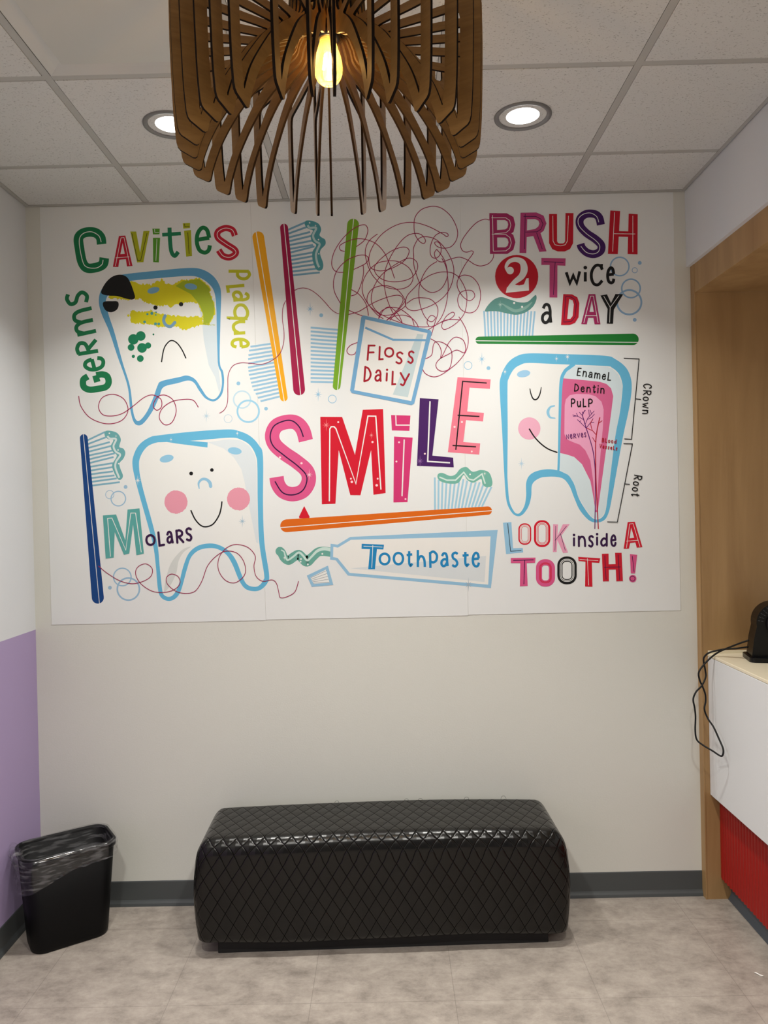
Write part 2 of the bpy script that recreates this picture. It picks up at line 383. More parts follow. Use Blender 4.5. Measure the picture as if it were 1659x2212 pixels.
# ------------------------------------------------------------------ bench
BN = thing('upholstered_bench', 'long black diamond-quilted leather bench standing against the wall under the mural', 'bench', (-0.055, 3.185, 0), math.radians(1.5))
def bench_body():
    W, DP, Z0, Z1, R = 1.45, 0.385, 0.048, 0.452, 0.045
    nx, ny, nz = 96, 28, 28
    vs = {}; V = []; Fs = []; UV = []
    def mp(x, y, z):
        # inner clamp + rounding
        hx, hy = W / 2, DP / 2; cx = max(-hx + R, min(hx - R, x)); cy = max(-hy + R, min(hy - R, y)); cz = max(Z0 + 0.02, min(Z1 - 0.075, z))
        d = Vector((x - cx, y - cy, z - cz)); rz = 0.075 if z > 0.2 else 0.02
        s = Vector((d.x, d.y, d.z * (R / rz)))
        if s.length > 1e-9:
            m_ = max(abs(s.x), abs(s.y), abs(s.z)); s = s.normalized() * m_
            d = Vector((s.x, s.y, s.z * (rz / R)))
        p = Vector((cx, cy, cz)) + d
        t = (p.z - Z0) / (Z1 - Z0); tx = p.x / (W / 2)
        p.x *= 1 - 0.008 + 0.026 * math.sin(PI * min(1, t * 0.95 + 0.05)) - 0.010 * max(0, t - 0.5) ** 1.3 * 2
        p.y += (0.008 * math.sin(PI * t) * (1 - tx ** 2) + 0.002 * math.sin(9 * tx)) * (-1 if p.y < 0 else 0.3)
        if t > 0.8: p.z += 0.008 * (1 - tx ** 4) + 0.0035 * math.sin(4.2 * p.x + 1) - 0.003 * tx
        if t < 0.15: p.z += 0.004 * math.sin(6 * p.x)
        return p
    b = MB(); M = leather_mat(); b.m(M)
    uvs = []
    def grid(nu, nv, fn, uvf):
        k = len(b.v)
        for j in range(nv + 1):
            for i in range(nu + 1):
                q = fn(i / nu, j / nv); b.v.append(tuple(mp(*q))); uvs.append(uvf(*q))
        for j in range(nv):
            for i in range(nu): b.f.append([k + j * (nu + 1) + i, k + j * (nu + 1) + i + 1, k + (j + 1) * (nu + 1) + i + 1, k + (j + 1) * (nu + 1) + i]); b.mi.append(0)
    hw, hd = W / 2, DP / 2; H = Z1
    grid(nx, nz, lambda u, v: (-hw + W * u, -hd, Z0 + (Z1 - Z0) * v), lambda x, y, z: (x, z))
    grid(nx, ny, lambda u, v: (-hw + W * u, -hd + DP * v, Z1), lambda x, y, z: (x, H + (y + hd)))
    grid(nx, nz, lambda u, v: (hw - W * u, hd, Z0 + (Z1 - Z0) * v), lambda x, y, z: (x, H + DP + H - z))
    grid(ny, nz, lambda u, v: (-hw, hd - DP * u, Z0 + (Z1 - Z0) * v), lambda x, y, z: (-hw - (y + hd), z))
    grid(ny, nz, lambda u, v: (hw, -hd + DP * u, Z0 + (Z1 - Z0) * v), lambda x, y, z: (hw + (y + hd), z))
    grid(nx, 4, lambda u, v: (-hw + W * u, hd - DP * v, Z0), lambda x, y, z: (x, y))
    o = b.build('upholstery', BN, smooth=True)
    me = o.data; ul = me.uv_layers.new(name='UVMap')
    for lp in me.loops: ul.data[lp.index].uv = uvs[lp.vertex_index]
    import bmesh
    bm = bmesh.new(); bm.from_mesh(me); bmesh.ops.remove_doubles(bm, verts=bm.verts, dist=0.0003); bm.to_mesh(me); bm.free()
    for p in me.polygons: p.use_smooth = True
bench_body()
b = MB(); b.box((-0.648, -0.150, 0), (0.648, 0.150, 0.062), flat((14, 13, 13), 0.7)); b.build('plinth', BN, bevel=0.002)
M_thr = flat((20, 18, 16), 0.8)
for x in (-0.2, 0.10, 0.16, 0.36, 0.52):
    b = MB(); b.tube(cr([(x, 0.155, 0.445), (x + 0.006, 0.160, 0.462), (x + 0.018, 0.158, 0.466), (x + 0.024, 0.15, 0.457)], n=4), 0.0006, M_thr, 5); b.build('loose_thread', BN)

# ------------------------------------------------------------------ waste bin and liner
BX, BY, BR = -1.345, 3.163, math.radians(34)
bin_ = thing('waste_bin', 'black plastic rectangular waste bin standing on the floor in the left corner', 'waste bin', (BX, BY, 0), BR)
def rrect(w, d, r, n=8):
    out = []
    for (sx, sy, a0) in ((1, 1, 0), (-1, 1, 90), (-1, -1, 180), (1, -1, 270)):
        for k in range(n + 1):
            a = math.radians(a0 + 90 * k / n); out.append((sx * (w / 2 - r) + r * math.cos(a), sy * (d / 2 - r) + r * math.sin(a)))
    return out
def lofts(b, sections, mat, cap0=False, cap1=False):
    k = len(sections[0][0]); vs = [(p[0], p[1], z) for l, z in sections for p in l]
    fs = [(j * k + i, j * k + (i + 1) % k, (j + 1) * k + (i + 1) % k, (j + 1) * k + i) for j in range(len(sections) - 1) for i in range(k)]
    if cap0: fs.append(tuple(range(k - 1, -1, -1)))
    if cap1: fs.append(tuple((len(sections) - 1) * k + i for i in range(k)))
    b.add(vs, fs, mat)
M_bin = flat((3, 3, 4), 0.5, spec=0.2, bump=0.1, bscale=500.0)
b = MB()
lofts(b, [(rrect(0.285, 0.165, 0.05), 0.0), (rrect(0.295, 0.175, 0.054), 0.006), (rrect(0.300, 0.18, 0.055), 0.02), (rrect(0.352, 0.222, 0.058), 0.372), (rrect(0.346, 0.216, 0.055), 0.373), (rrect(0.294, 0.174, 0.050), 0.012)], M_bin, True, True)
b.build('body', bin_, smooth=True)
b = MB()
lofts(b, [(rrect(0.350, 0.220, 0.058), 0.362), (rrect(0.364, 0.234, 0.062), 0.362), (rrect(0.366, 0.236, 0.063), 0.382), (rrect(0.360, 0.230, 0.060), 0.387), (rrect(0.346, 0.216, 0.055), 0.386), (rrect(0.346, 0.216, 0.055), 0.366)], M_bin)
b.build('rim', bin_, smooth=True)
m, N, L, P = new_mat('clear_plastic_film'); o = N['Material Output']; N.remove(P)
tr = N.new('ShaderNodeBsdfTransparent'); tr.inputs[0].default_value = (0.93, 0.93, 0.93, 1)
g = N.new('ShaderNodeBsdfGlossy'); g.inputs['Roughness'].default_value = 0.18; g.inputs[0].default_value = (0.9, 0.9, 0.92, 1)
df = N.new('ShaderNodeBsdfDiffuse'); df.inputs[0].default_value = lin((190, 190, 192))
no = N.new('ShaderNodeTexNoise'); no.inputs['Scale'].default_value = 16; no.inputs['Detail'].default_value = 3
mp = N.new('ShaderNodeMapping'); mp.inputs['Scale'].default_value = (1, 1, 6); tc = N.new('ShaderNodeTexCoord')
L.new(tc.outputs['Object'], mp.inputs[0]); L.new(mp.outputs[0], no.inputs['Vector'])
cr1 = N.new('ShaderNodeMapRange'); cr1.inputs['From Min'].default_value = 0.50; cr1.inputs['From Max'].default_value = 0.64; cr1.inputs['To Min'].default_value = 0.01; cr1.inputs['To Max'].default_value = 0.19  # pale streaks mixed into the film colour imitate highlight bands on the folds
L.new(no.outputs['Fac'], cr1.inputs['Value'])
a1 = N.new('ShaderNodeMixShader'); L.new(cr1.outputs[0], a1.inputs[0]); L.new(tr.outputs[0], a1.inputs[1]); L.new(df.outputs[0], a1.inputs[2])
a2 = N.new('ShaderNodeMixShader'); a2.inputs[0].default_value = 0.05; L.new(a1.outputs[0], a2.inputs[1]); L.new(g.outputs[0], a2.inputs[2]); L.new(a2.outputs[0], o.inputs[0])
M_film = m
liner = thing('bin_liner', 'clear plastic liner bag folded over the rim of the black waste bin', 'bin bag', (BX, BY, 0), BR)
def film(name, prof, wr, n=140, seed=1, hem=None):
    rnd = random.Random(seed); ph = [rnd.uniform(0, 6.28) for _ in range(12)]
    base = rrect(1, 1, 0.2, 8)
    b = MB(); k = len(prof); vs = []
    for i in range(n):
        t = i / n
        for j, (off, z, wob) in enumerate(prof):
            L_ = rrect(0.366 + 2 * off, 0.236 + 2 * off, 0.063 + max(off, -0.02), 10)
            # arc-length position
            q = t * len(L_); i0 = int(q) % len(L_); fr_ = q - int(q); p0 = L_[i0]; p1 = L_[(i0 + 1) % len(L_)]
            # uneven segments -> use true perimeter
            per = [math.dist(L_[a], L_[(a + 1) % len(L_)]) for a in range(len(L_))]; tot = sum(per); s = t * tot; a = 0
            while s > per[a]: s -= per[a]; a += 1
            p0 = L_[a]; p1 = L_[(a + 1) % len(L_)]; fr_ = s / max(per[a], 1e-9)
            x = p0[0] + (p1[0] - p0[0]) * fr_; y = p0[1] + (p1[1] - p0[1]) * fr_
            l = math.hypot(x, y); w = wob * (math.sin(23 * 2 * PI * t + ph[0]) + 0.7 * math.sin(41 * 2 * PI * t + ph[1] + j) + 0.5 * math.sin(11 * 2 * PI * t + ph[2] + j * 2))
            zz = z if hem is None else z + (hem(x, y) * (j / (k - 1)) if j else 0)
            vs.append((x * (1 + w / l), y * (1 + w / l), zz + wob * 0.6 * math.sin(17 * 2 * PI * t + j)))
    fs = [(i * k + j, ((i + 1) % n) * k + j, ((i + 1) % n) * k + j + 1, i * k + j + 1) for i in range(n) for j in range(k - 1)]
    b.add(vs, fs, M_film); return b.build(name, liner, smooth=True)
film('folded_skirt', [(-0.012, 0.3885, 0.0003), (0.002, 0.3895, 0.0004), (0.005, 0.378, 0.0006), (0.006, 0.366, 0.0010), (0.005, 0.354, 0.0014), (0.006, 0.340, 0.0018), (0.004, 0.328, 0.0012), (0.007, 0.318, 0.0020)], 1,
     hem=lambda x, y: -0.055 * max(0.0, -x / 0.18) ** 1.0 * (1 if y < 0.05 else 0.4) + 0.012 * (x / 0.18))
film('inner_bag', [(-0.012, 0.3885, 0.0003), (-0.015, 0.36, 0.001), (-0.020, 0.30, 0.0025), (-0.030, 0.2, 0.003), (-0.042, 0.10, 0.003), (-0.052, 0.05, 0.002)], 1, seed=5)
b = MB()   # gathered bunch at the left end
for k in range(9):
    rnd = random.Random(k); a = -0.10 + 0.025 * k
    pts = cr([(-0.165, a * 0.8, 0.385), (-0.187 - 0.012 * rnd.random(), a * 0.8 + 0.01 * rnd.random(), 0.398 - 0.01 * rnd.random()), (-0.203 - 0.008 * rnd.random(), a * 0.8, 0.375), (-0.196, a * 0.85, 0.34 + 0.02 * rnd.random()), (-0.192, a * 0.9, 0.305 + 0.03 * rnd.random())], n=5)
    vs = []; 
    for i, p in enumerate(pts):
        w = 0.012 + 0.004 * math.sin(i * 1.3 + k); vs += [(p[0], p[1] - w, p[2]), (p[0] - 0.004 * math.sin(i + k), p[1], p[2] + 0.002), (p[0], p[1] + w, p[2])]
    fs = [(3 * i + q, 3 * i + q + 1, 3 * i + q + 4, 3 * i + q + 3) for i in range(len(pts) - 1) for q in (0, 1)]
    b.add(vs, fs, M_film)
b.build('gathered_fold', liner, smooth=True)

# ------------------------------------------------------------------ reception desk
DK = thing('reception_desk', 'white fronted reception desk with red ribbed lower panel in the wood lined opening', 'reception desk', (1.42, 2.0, 0))
def wloc(b, name, mat=None, **k):   # world-space geometry parented to the desk
    return b.build(name, DK, loc=(-1.42, -2.0, 0), **k)
M_lam = flat((222, 224, 226), 0.35, bump=0.03, bscale=300.0)
b = MB(); b.box((1.367, 0.3, 0.456), (1.392, 3.290, 1.052), M_lam); wloc(b, 'front_panel', bevel=0.0015)
b = MB(); b.prism([(3.2915, 1.052), (3.357, 1.052), (3.357, 0.456), (3.334, 0.456), (3.334, 0.86)], 1.3685, 1.392, M_lam, 'x')
b.prism([(3.2915, 1.050), (3.333, 0.86), (3.333, 0.456), (3.2915, 0.456)], 1.3675, 1.392, M_lam, 'x'); wloc(b, 'filler_strip')
M_top = flat((232, 222, 196), 0.3)
b = MB(); b.box((1.367, 0.3, 1.053), (1.80, 3.357, 1.066), M_top); wloc(b, 'countertop', bevel=0.002)
b = MB(); b.box((1.369, 3.347, 1.066), (1.80, 3.3575, 1.078), M_top); wloc(b, 'back_ledge', bevel=0.001)
b = MB(); M_red = flat((150, 14, 4), 0.45, var=0.03); vs = []; fs = []
n = 1400
for i in range(n + 1):
    y = 3.3575 - 3.05 * i / n; ph = (y % 0.026) / 0.026; dx = 0.006 * abs(math.sin(PI * ph))
    vs += [(1.410 - dx, y, 0.094), (1.410 - dx, y, 0.47)]
for i in range(n): fs.append((2 * i, 2 * i + 1, 2 * i + 3, 2 * i + 2))
b.add(vs, fs, M_red); b.box((1.4095, 0.31, 0.094), (1.43, 3.3575, 0.47), M_red); wloc(b, 'ribbed_panel')
b = MB(); b.add([(x, y, z) for y in (0.31, 3.357) for x, z in ((1.436, 0), (1.440, 0.006), (1.447, 0.02), (1.450, 0.03), (1.450, 0.094), (1.48, 0.094), (1.48, 0))], [(i, (i + 1) % 7, 7 + (i + 1) % 7, 7 + i) for i in range(7)] + [tuple(range(7))], flat((84, 92, 100), 0.45)); wloc(b, 'toe_kick')
b = MB(); b.box((1.43, 0.31, 0.0941), (1.80, 3.357, 1.052), M_lam); wloc(b, 'carcass')

# small appliance at the frame edge
AP = thing('desk_appliance', 'small black plastic appliance with vented arched housing on the white desk counter', 'appliance', (1.580, 3.19, 1.0668), math.radians(-12))
M_pl = flat((4, 4, 6), 0.35, spec=0.3)
b = MB(); b.prism(rrect(0.23, 0.15, 0.02), 0.0, 0.018, M_pl); b.build('base', AP, bevel=0.003)
b = MB(); arc = [(0.083 * math.cos(math.radians(a)), 0.155 + 0.083 * math.sin(math.radians(a))) for a in range(-10, 191, 10)]
b.prism([(0.102, 0.016), (0.093, 0.09)] + arc + [(-0.093, 0.09), (-0.102, 0.016)], -0.045, 0.05, M_pl, 'y', holes=[]); b.build('housing', AP, bevel=0.006)
b = MB(); Mg = flat((60, 62, 66), 0.4)
for k in range(7):
    a = math.radians(100 + 12 * k)
    for r0 in (0.058, 0.070):
        b.tube([((r0) * math.cos(a), -0.047, 0.155 + r0 * math.sin(a)), ((r0 + 0.008) * math.cos(a), -0.047, 0.155 + (r0 + 0.008) * math.sin(a))], 0.0014, Mg, 6)
b.build('vent_slot', AP)
b = MB(); pr = [(0.052, 0), (0.052, 0.012), (0.047, 0.014), (0.045, 0.004), (0.0005, 0.006)]
vs = []; n = 40
for j in range(n):
    a = 2 * PI * j / n
    for r, z in pr: vs.append((0.005 + r * math.cos(a), -0.045 - z, 0.15 + r * math.sin(a)))
b.add(vs, [(j * 5 + i, ((j + 1) % n) * 5 + i, ((j + 1) % n) * 5 + i + 1, j * 5 + i + 1) for j in range(n) for i in range(4)], M_pl); b.build('front_ring', AP, smooth=True)
b = MB(); b.prism([(0.006 + 0.02 * math.cos(2 * PI * k / 24), 0.09 + 0.03 * math.sin(2 * PI * k / 24)) for k in range(24)], -0.0475, -0.044, flat((18, 32, 70), 0.2), 'y'); b.build('blue_badge', AP)

# cord
cz = [(1095, 618, 3.19), (1000, 650, 3.21), (860, 705, 3.25), (770, 745, 3.27), (690, 800, 3.28), (600, 890, 3.28), (550, 970, 3.27), (560, 1050, 3.27), (590, 1120, 3.275), (620, 1200, 3.28), (625, 1280, 3.28), (612, 1370, 3.27), (650, 1470, 3.26), (710, 1560, 3.22), (770, 1690, 3.19), (815, 1800, 3.16), (810, 1865, 3.155), (780, 1872, 3.16), (700, 1820, 3.18), (600, 1760, 3.21), (530, 1700, 3.23), (512, 1600, 3.24), (515, 1450, 3.25), (505, 1350, 3.25), (490, 1260, 3.25), (520, 1180, 3.255), (580, 1115, 3.265), (625, 1020, 3.28), (620, 940, 3.285), (603, 850, 3.285), (610, 800, 3.285), (660, 755, 3.28), (760, 728, 3.27), (860, 712, 3.26), (960, 708, 3.24), (1085, 690, 3.20)]
pts = []
for zx, zy, y in cz:
    p = on_y(1400 + zx * 0.19892, 1260 + zy * 0.19892, y)
    if p.z < 1.075 and p.x > 1.359:
        r = p - EYE; p = EYE + r * (1.359 / r.x)
    if p.z >= 1.05 and p.z < 1.0705 and p.x > 1.36: p.z = 1.0705
    pts.append(tuple(p))
b = MB(); b.tube(cr(pts, n=6), 0.0037, M_black, 8); o = b.build('power_cord', smooth=True)
tag(o, 'black power cord looped over the desk edge, running to the small black appliance', 'cord')

# scrap on the floor
b = MB(); b.tube(cr([(1.300, 2.828, 0.0022), (1.306, 2.818, 0.004), (1.312, 2.812, 0.0022), (1.322, 2.803, 0.003)], n=5), [0.001] * 2 + [0.0022] * 12 + [0.001] * 2, flat((238, 236, 230), 0.7), 6)
tag(b.build('paper_scrap', smooth=True), 'tiny twisted white paper scrap lying on the floor near the desk', 'paper scrap')

# ------------------------------------------------------------------ mural (flat printed vinyl on the back wall)
MU = thing('wall_mural', 'printed dental health mural of smiling teeth, toothbrushes and bright lettering on the back wall', 'mural', (-0.11, D, 1.25))
MLOC = (0.11, -D, -1.25)
SH = 0.0014
K = {'A': (80, 430, .28933), 'B': (460, 440, .20793), 'C': (700, 430, .22905), 'D': (1000, 440, .25316), 'E': (1040, 740, .24111),
     'F': (150, 900, .27125), 'G': (540, 780, .33755), 'H': (560, 1060, .3255), 'I': (1040, 1080, .26522)}
def sheet(x0, x1, xb0, xb1, z0, z1):
    b = MB(); vs = [(x0, z1), (x1, z1), (xb1, z0), (xb0, z0)]
    b.prism(vs, D - SH, D, M_sheet, 'y'); b.build('vinyl_sheet', MU, loc=MLOC)
sheet(-1.493, -0.5705, -1.485, -0.5435, 1.243, 3.0725)
sheet(-0.5697, 0.3455, -0.5427, 0.3425, 1.2455, 3.0725)
sheet(0.3463, 1.2740, 0.3433, 1.2710, 1.2485, 3.0725)

class Art:
    """flat print motif: layers of fills and strokes traced in photo pixels, put on the wall plane"""
    def __init__(s, reg, name, label=None, lift=1):
        s.ox, s.oy, s.k = K[reg]; s.b = MB(); s.name = name; s.label = label; s.L = lift
    def P(s, p):
        q = on_y(s.ox + p[0] * s.k, s.oy + p[1] * s.k, D); return (q.x, q.z)
    def up(s): s.L += 1; return s
    def y(s): return D - SH - 0.000015 * s.L
    def fill(s, pts, rgb, sm=False, holes=(), closed=True):
        if sm: pts = cr(pts, True, 6)
        loops = [[s.P(p) for p in pts]] + [[s.P(p) for p in h] for h in holes]
        fl = [p for l in loops for p in l]
        tri = tessellate_polygon([[Vector((p[0], p[1], 0)) for p in l] for l in loops])
        y = s.y(); s.b.add([(p[0], y, p[1]) for p in fl], [tuple(t) for t in tri], ink(rgb)); s.L += 1
    def circ(s, x, y, r, rgb, ry=None, rot=0):
        ry = ry or r; c, sn = math.cos(math.radians(rot)), math.sin(math.radians(rot))
        s.fill([(x + r * math.cos(a) * c - ry * math.sin(a) * sn, y + r * math.cos(a) * sn + ry * math.sin(a) * c) for a in [2 * PI * i / 36 for i in range(36)]], rgb)
    def ring(s, x, y, r, w, rgb):
        s.line([(x + r * math.cos(2 * PI * i / 40), y + r * math.sin(2 * PI * i / 40)) for i in range(40)], w, rgb, closed=True)
    def line(s, pts, w, rgb, sm=False, cap='b', closed=False, n=8):
        """stroke; w may be a list (tapered)"""
        if sm:
            if isinstance(w, (list, tuple)):
                q = cr([(p[0], p[1], ww) for p, ww in zip(pts, w)], closed, n); pts = [(a[0], a[1]) for a in q]; w = [a[2] for a in q]
            else: pts = cr(pts, closed, n)
        pts = [p for i, p in enumerate(pts) if i == 0 or math.dist(p, pts[i - 1]) > 1e-6]
        m = len(pts); W = w if isinstance(w, (list, tuple)) else [w] * m
        A = []; Bq = []
        for i in range(m):
            a = pts[i - 1] if (i > 0 or closed) else None; c = pts[(i + 1) % m] if (i < m - 1 or closed) else None; p = pts[i]
            d1 = ((p[0] - a[0]), (p[1] - a[1])) if a else None; d2 = ((c[0] - p[0]), (c[1] - p[1])) if c else None
            def nm(d): l = math.hypot(*d) or 1; return (d[0] / l, d[1] / l)
            if d1: d1 = nm(d1)
            if d2: d2 = nm(d2)
            if d1 and d2:
                n1 = (-d1[1], d1[0]); n2 = (-d2[1], d2[0]); nn = (n1[0] + n2[0], n1[1] + n2[1]); l = math.hypot(*nn)
                if l < 0.3: nn = n1; sc = 1
                else: nn = (nn[0] / l, nn[1] / l); sc = min(2.2, 1 / max(0.3, nn[0] * n1[0] + nn[1] * n1[1]))
            else:
                d = d1 or d2; nn = (-d[1], d[0]); sc = 1
                if cap == 's':
                    e = W[i] / 2; p = (p[0] + d[0] * e, p[1] + d[1] * e) if d1 else (p[0] - d[0] * e, p[1] - d[1] * e)
            h = W[i] / 2 * sc; A.append((p[0] + nn[0] * h, p[1] + nn[1] * h)); Bq.append((p[0] - nn[0] * h, p[1] - nn[1] * h))
        y = s.y(); vs = [(q[0], y, q[1]) for q in [s.P(p) for p in A + Bq]]
        fs = [(i, (i + 1) % m, m + (i + 1) % m, m + i) for i in range(m if closed else m - 1)]
        s.b.add(vs, fs, ink(rgb))
        if cap == 'r' and not closed:
            for e, dy in ((0, 0.000006), (m - 1, 0.000010)):
                q = [s.P((pts[e][0] + W[e] / 2 * math.cos(2 * PI * k / 16), pts[e][1] + W[e] / 2 * math.sin(2 * PI * k / 16))) for k in range(16)]
                s.b.add([(v[0], y - dy, v[1]) for v in q], [tuple(range(16))], ink(rgb))
        s.L += 1
    def star(s, x, y, r, rgb):
        pts = []
        for k in range(8):
            a = PI / 4 * k; R = r * (1.0 if k in (2, 6) else 0.62 if k % 2 == 0 else 0.55)
            pts += [(x + R * math.cos(a), y + R * math.sin(a)), (x + r * 0.13 * math.cos(a + PI / 8), y + r * 0.13 * math.sin(a + PI / 8))]
        s.fill(pts, rgb); s.L -= 1
        s.L += 1
    def glyph(s, ch, bx, by, w, h, ex, ey, sw, rgb, cap='r'):
        """bx,by = top-left of the glyph box; ex,ey unit vectors (right, down)"""
        for st in GL[ch]:
            kind, pp = st[0], st[1]
            f = lambda q: (bx + ex[0] * (sw / 2 + q[0] * (w - sw)) + ey[0] * (sw / 2 + q[1] * (h - sw)), by + ex[1] * (sw / 2 + q[0] * (w - sw)) + ey[1] * (sw / 2 + q[1] * (h - sw)))
            if kind == 'dot': c = f(pp[0]); s.circ(c[0], c[1], sw * 0.62, rgb); continue
            s.line([f(q) for q in pp], sw, rgb, sm=kind in 'sc', cap=cap, closed=kind == 'c', n=6)
    def gbox(s, ch, x0, y0, x1, y1, sw, rgb, rot=0, cap='r'):
        """glyph in an axis-aligned extent, optionally slightly rotated about its centre"""
        a = math.radians(rot); ex = (math.cos(a), math.sin(a)); ey = (-math.sin(a), math.cos(a)); w, h = x1 - x0, y1 - y0; cx, cy = (x0 + x1) / 2, (y0 + y1) / 2
        s.glyph(ch, cx - ex[0] * w / 2 - ey[0] * h / 2, cy - ex[1] * w / 2 - ey[1] * h / 2, w, h, ex, ey, sw, rgb, cap)
    def grot(s, ch, cx, cy, w, h, rot, sw, rgb, cap='r'):
        a = math.radians(rot); ex = (math.cos(a), math.sin(a)); ey = (-math.sin(a), math.cos(a))
        s.glyph(ch, cx - ex[0] * w / 2 - ey[0] * h / 2, cy - ex[1] * w / 2 - ey[1] * h / 2, w, h, ex, ey, sw, rgb, cap)
    def word(s, text, x0, y0, x1, y1, h, sw, rgb, xh=0.72):
        L_ = math.hypot(x1 - x0, y1 - y0); ex = ((x1 - x0) / L_, (y1 - y0) / L_); ey = (-ex[1], ex[0])
        wd = {'i': .3, 'm': 1.45, 'w': 1.3, 'W': 1.4, 't': .75, 'L': .8, 'E': .85, 'e': .92, 'o': 1.0, 's': .85}
        ws = [wd.get(c, 1.0) * (1.08 if c.isupper() else .95) for c in text]; gap = 0.34; tot = sum(ws) + gap * (len(ws) - 1); u = L_ / tot; p = 0
        for c, w in zip(text, ws):
            hh = h if (c.isupper() or c in 'thdbi') else h * xh
            o = (x0 + ex[0] * p * u - ey[0] * hh, y0 + ex[1] * p * u - ey[1] * hh)
            s.glyph(c, o[0], o[1], w * u, hh, ex, ey, sw, rgb); p += w + gap
    def both(s, pts, w, rgb, irgb, iw=5, sm=True, ipts=None, cap='b', closed=False):
        s.line(pts, w, rgb, sm, cap, closed); s.line(ipts or pts, iw, irgb, sm, 'b', closed)
    def done(s):
        o = s.b.build(s.name, MU, loc=MLOC)
        if s.label: o['label'] = s.label
        return o
def ink(rgb): return flat(rgb, 0.5, spec=0.35)
GL = {
 'o': [('c', [(.5, 0), (.14, .14), (0, .5), (.14, .86), (.5, 1), (.86, .86), (1, .5), (.86, .14)])],
 'a': [('s', [(.12, .22), (.35, .02), (.72, .04), (.9, .3), (.92, .65), (1, 1)]), ('s', [(.9, .52), (.5, .46), (.1, .6), (.04, .85), (.3, 1), (.65, .94), (.9, .72)])],
 'e': [('l', [(.03, .47), (.96, .42)]), ('s', [(.96, .42), (.82, .1), (.48, 0), (.12, .2), (0, .55), (.16, .88), (.55, 1), (.86, .92), (.98, .72)])],
 'i': [('l', [(.5, .34), (.5, 1)]), ('dot', [(.5, .02)])],
 't': [('s', [(.45, 0), (.45, .35), (.45, .78), (.68, 1), (1, .84)]), ('l', [(0, .27), (.98, .22)])],
 'h': [('l', [(.03, 0), (.03, 1)]), ('s', [(.03, .66), (.3, .40), (.7, .40), (.94, .62), (1, 1)])],
 'p': [('l', [(.05, .03), (.1, 1)]), ('s', [(.05, .1), (.5, 0), (.95, .2), (.9, .52), (.5, .66), (.1, .6)])],
 'P': [('l', [(.05, .03), (.08, 1)]), ('s', [(.05, .06), (.5, 0), (.95, .16), (.95, .4), (.6, .56), (.08, .56)])],
 's': [('s', [(.96, .10), (.6, 0), (.15, .12), (.2, .38), (.7, .56), (.9, .8), (.55, 1), (.05, .9)])],
 'S': [('s', [(.96, .2), (.82, .03), (.45, .0), (.1, .15), (.2, .4), (.75, .58), (.95, .8), (.6, 1), (.2, .97), (.03, .78)])],
 'n': [('l', [(.03, 0), (.05, 1)]), ('s', [(.04, .35), (.32, .05), (.72, .05), (.94, .35), (1, 1)])],
 'm': [('l', [(0, 0), (.02, 1)]), ('s', [(.01, .35), (.15, .04), (.36, .05), (.48, .35), (.5, .95)]), ('s', [(.48, .35), (.62, .04), (.85, .05), (.97, .35), (1, 1)])],
 'd': [('l', [(1, 0), (1, 1)]), ('s', [(.98, .5), (.5, .38), (.06, .6), (.08, .9), (.45, 1), (.98, .82)])],
 'q': [('l', [(1, 0), (.96, 1), (1, 1)]), ('c', [(.95, .1), (.5, 0), (.05, .2), (.05, .5), (.45, .66), (.95, .55)])],
 'u': [('s', [(0, 0), (.03, .6), (.3, 1), (.7, .95), (.94, .6)]), ('l', [(.94, 0), (1, 1)])],
 'r': [('l', [(.05, 0), (.1, 1)]), ('s', [(.08, .4), (.4, .05), (1, .1)])],
 'v': [('l', [(0, 0), (.5, 1), (1, 0)])],
 'w': [('l', [(0, .08), (.27, 1), (.52, .35), (.78, 1), (1, 0)])],
 'y': [('l', [(0, 0), (.5, .55)]), ('s', [(1, .05), (.65, .55), (.4, .95), (.1, .9)])],
 'L': [('l', [(.03, 0), (.08, 1), (1, .97)])], 'F': [('l', [(.95, 0), (.08, .02), (.03, 1)]), ('l', [(.08, .5), (.85, .47)])],
 'E': [('l', [(.95, 0), (.06, .03), (.03, 1), (.96, .97)]), ('l', [(.06, .5), (.8, .48)])],
 'D': [('l', [(.08, .0), (.03, 1)]), ('s', [(.06, .02), (.6, .12), (.98, .5), (.7, .86), (.03, 1)])],
 'R': [('l', [(.08, 0), (.03, 1)]), ('s', [(.06, .04), (.55, 0), (.95, .18), (.8, .44), (.08, .55)]), ('l', [(.35, .54), (1, 1)])],
 'N': [('l', [(.0, 1), (.05, 0), (.9, 1), (1, 0)])], 'B': [('l', [(.06, 0), (.04, 1)]), ('s', [(.06, .03), (.6, .02), (.88, .22), (.55, .46), (.06, .5)]), ('s', [(.5, .48), (.98, .62), (.85, .94), (.04, 1)])],
 'V': [('l', [(0, 0), (.5, 1), (1, 0)])], 'C': [('s', [(.98, .22), (.8, .02), (.42, .0), (.08, .25), (.0, .6), (.2, .93), (.6, 1), (.98, .78)])],
 'G': [('s', [(1, .22), (.8, .02), (.3, .0), (.03, .2), (0, .5), (.05, .85), (.35, 1), (.8, .98), (1, .8), (1, .55)]), ('l', [(.5, .56), (1, .52)])],
}
W_ = (230, 231, 228); SKY = (98, 178, 214); BUB = (142, 188, 216); BRI = (146, 188, 214); RED = (204, 12, 42); PINK = (214, 84, 136)
MAG = (176, 38, 98); DMAG = (158, 0, 66); FLO = (156, 22, 78); PUR = (62, 14, 92); DP = (46, 4, 62); BLK = (9, 9, 10); TEAL = (88, 164, 160); GRN = (14, 116, 70)
OLV = (170, 176, 20); NAVY = (0, 62, 128)
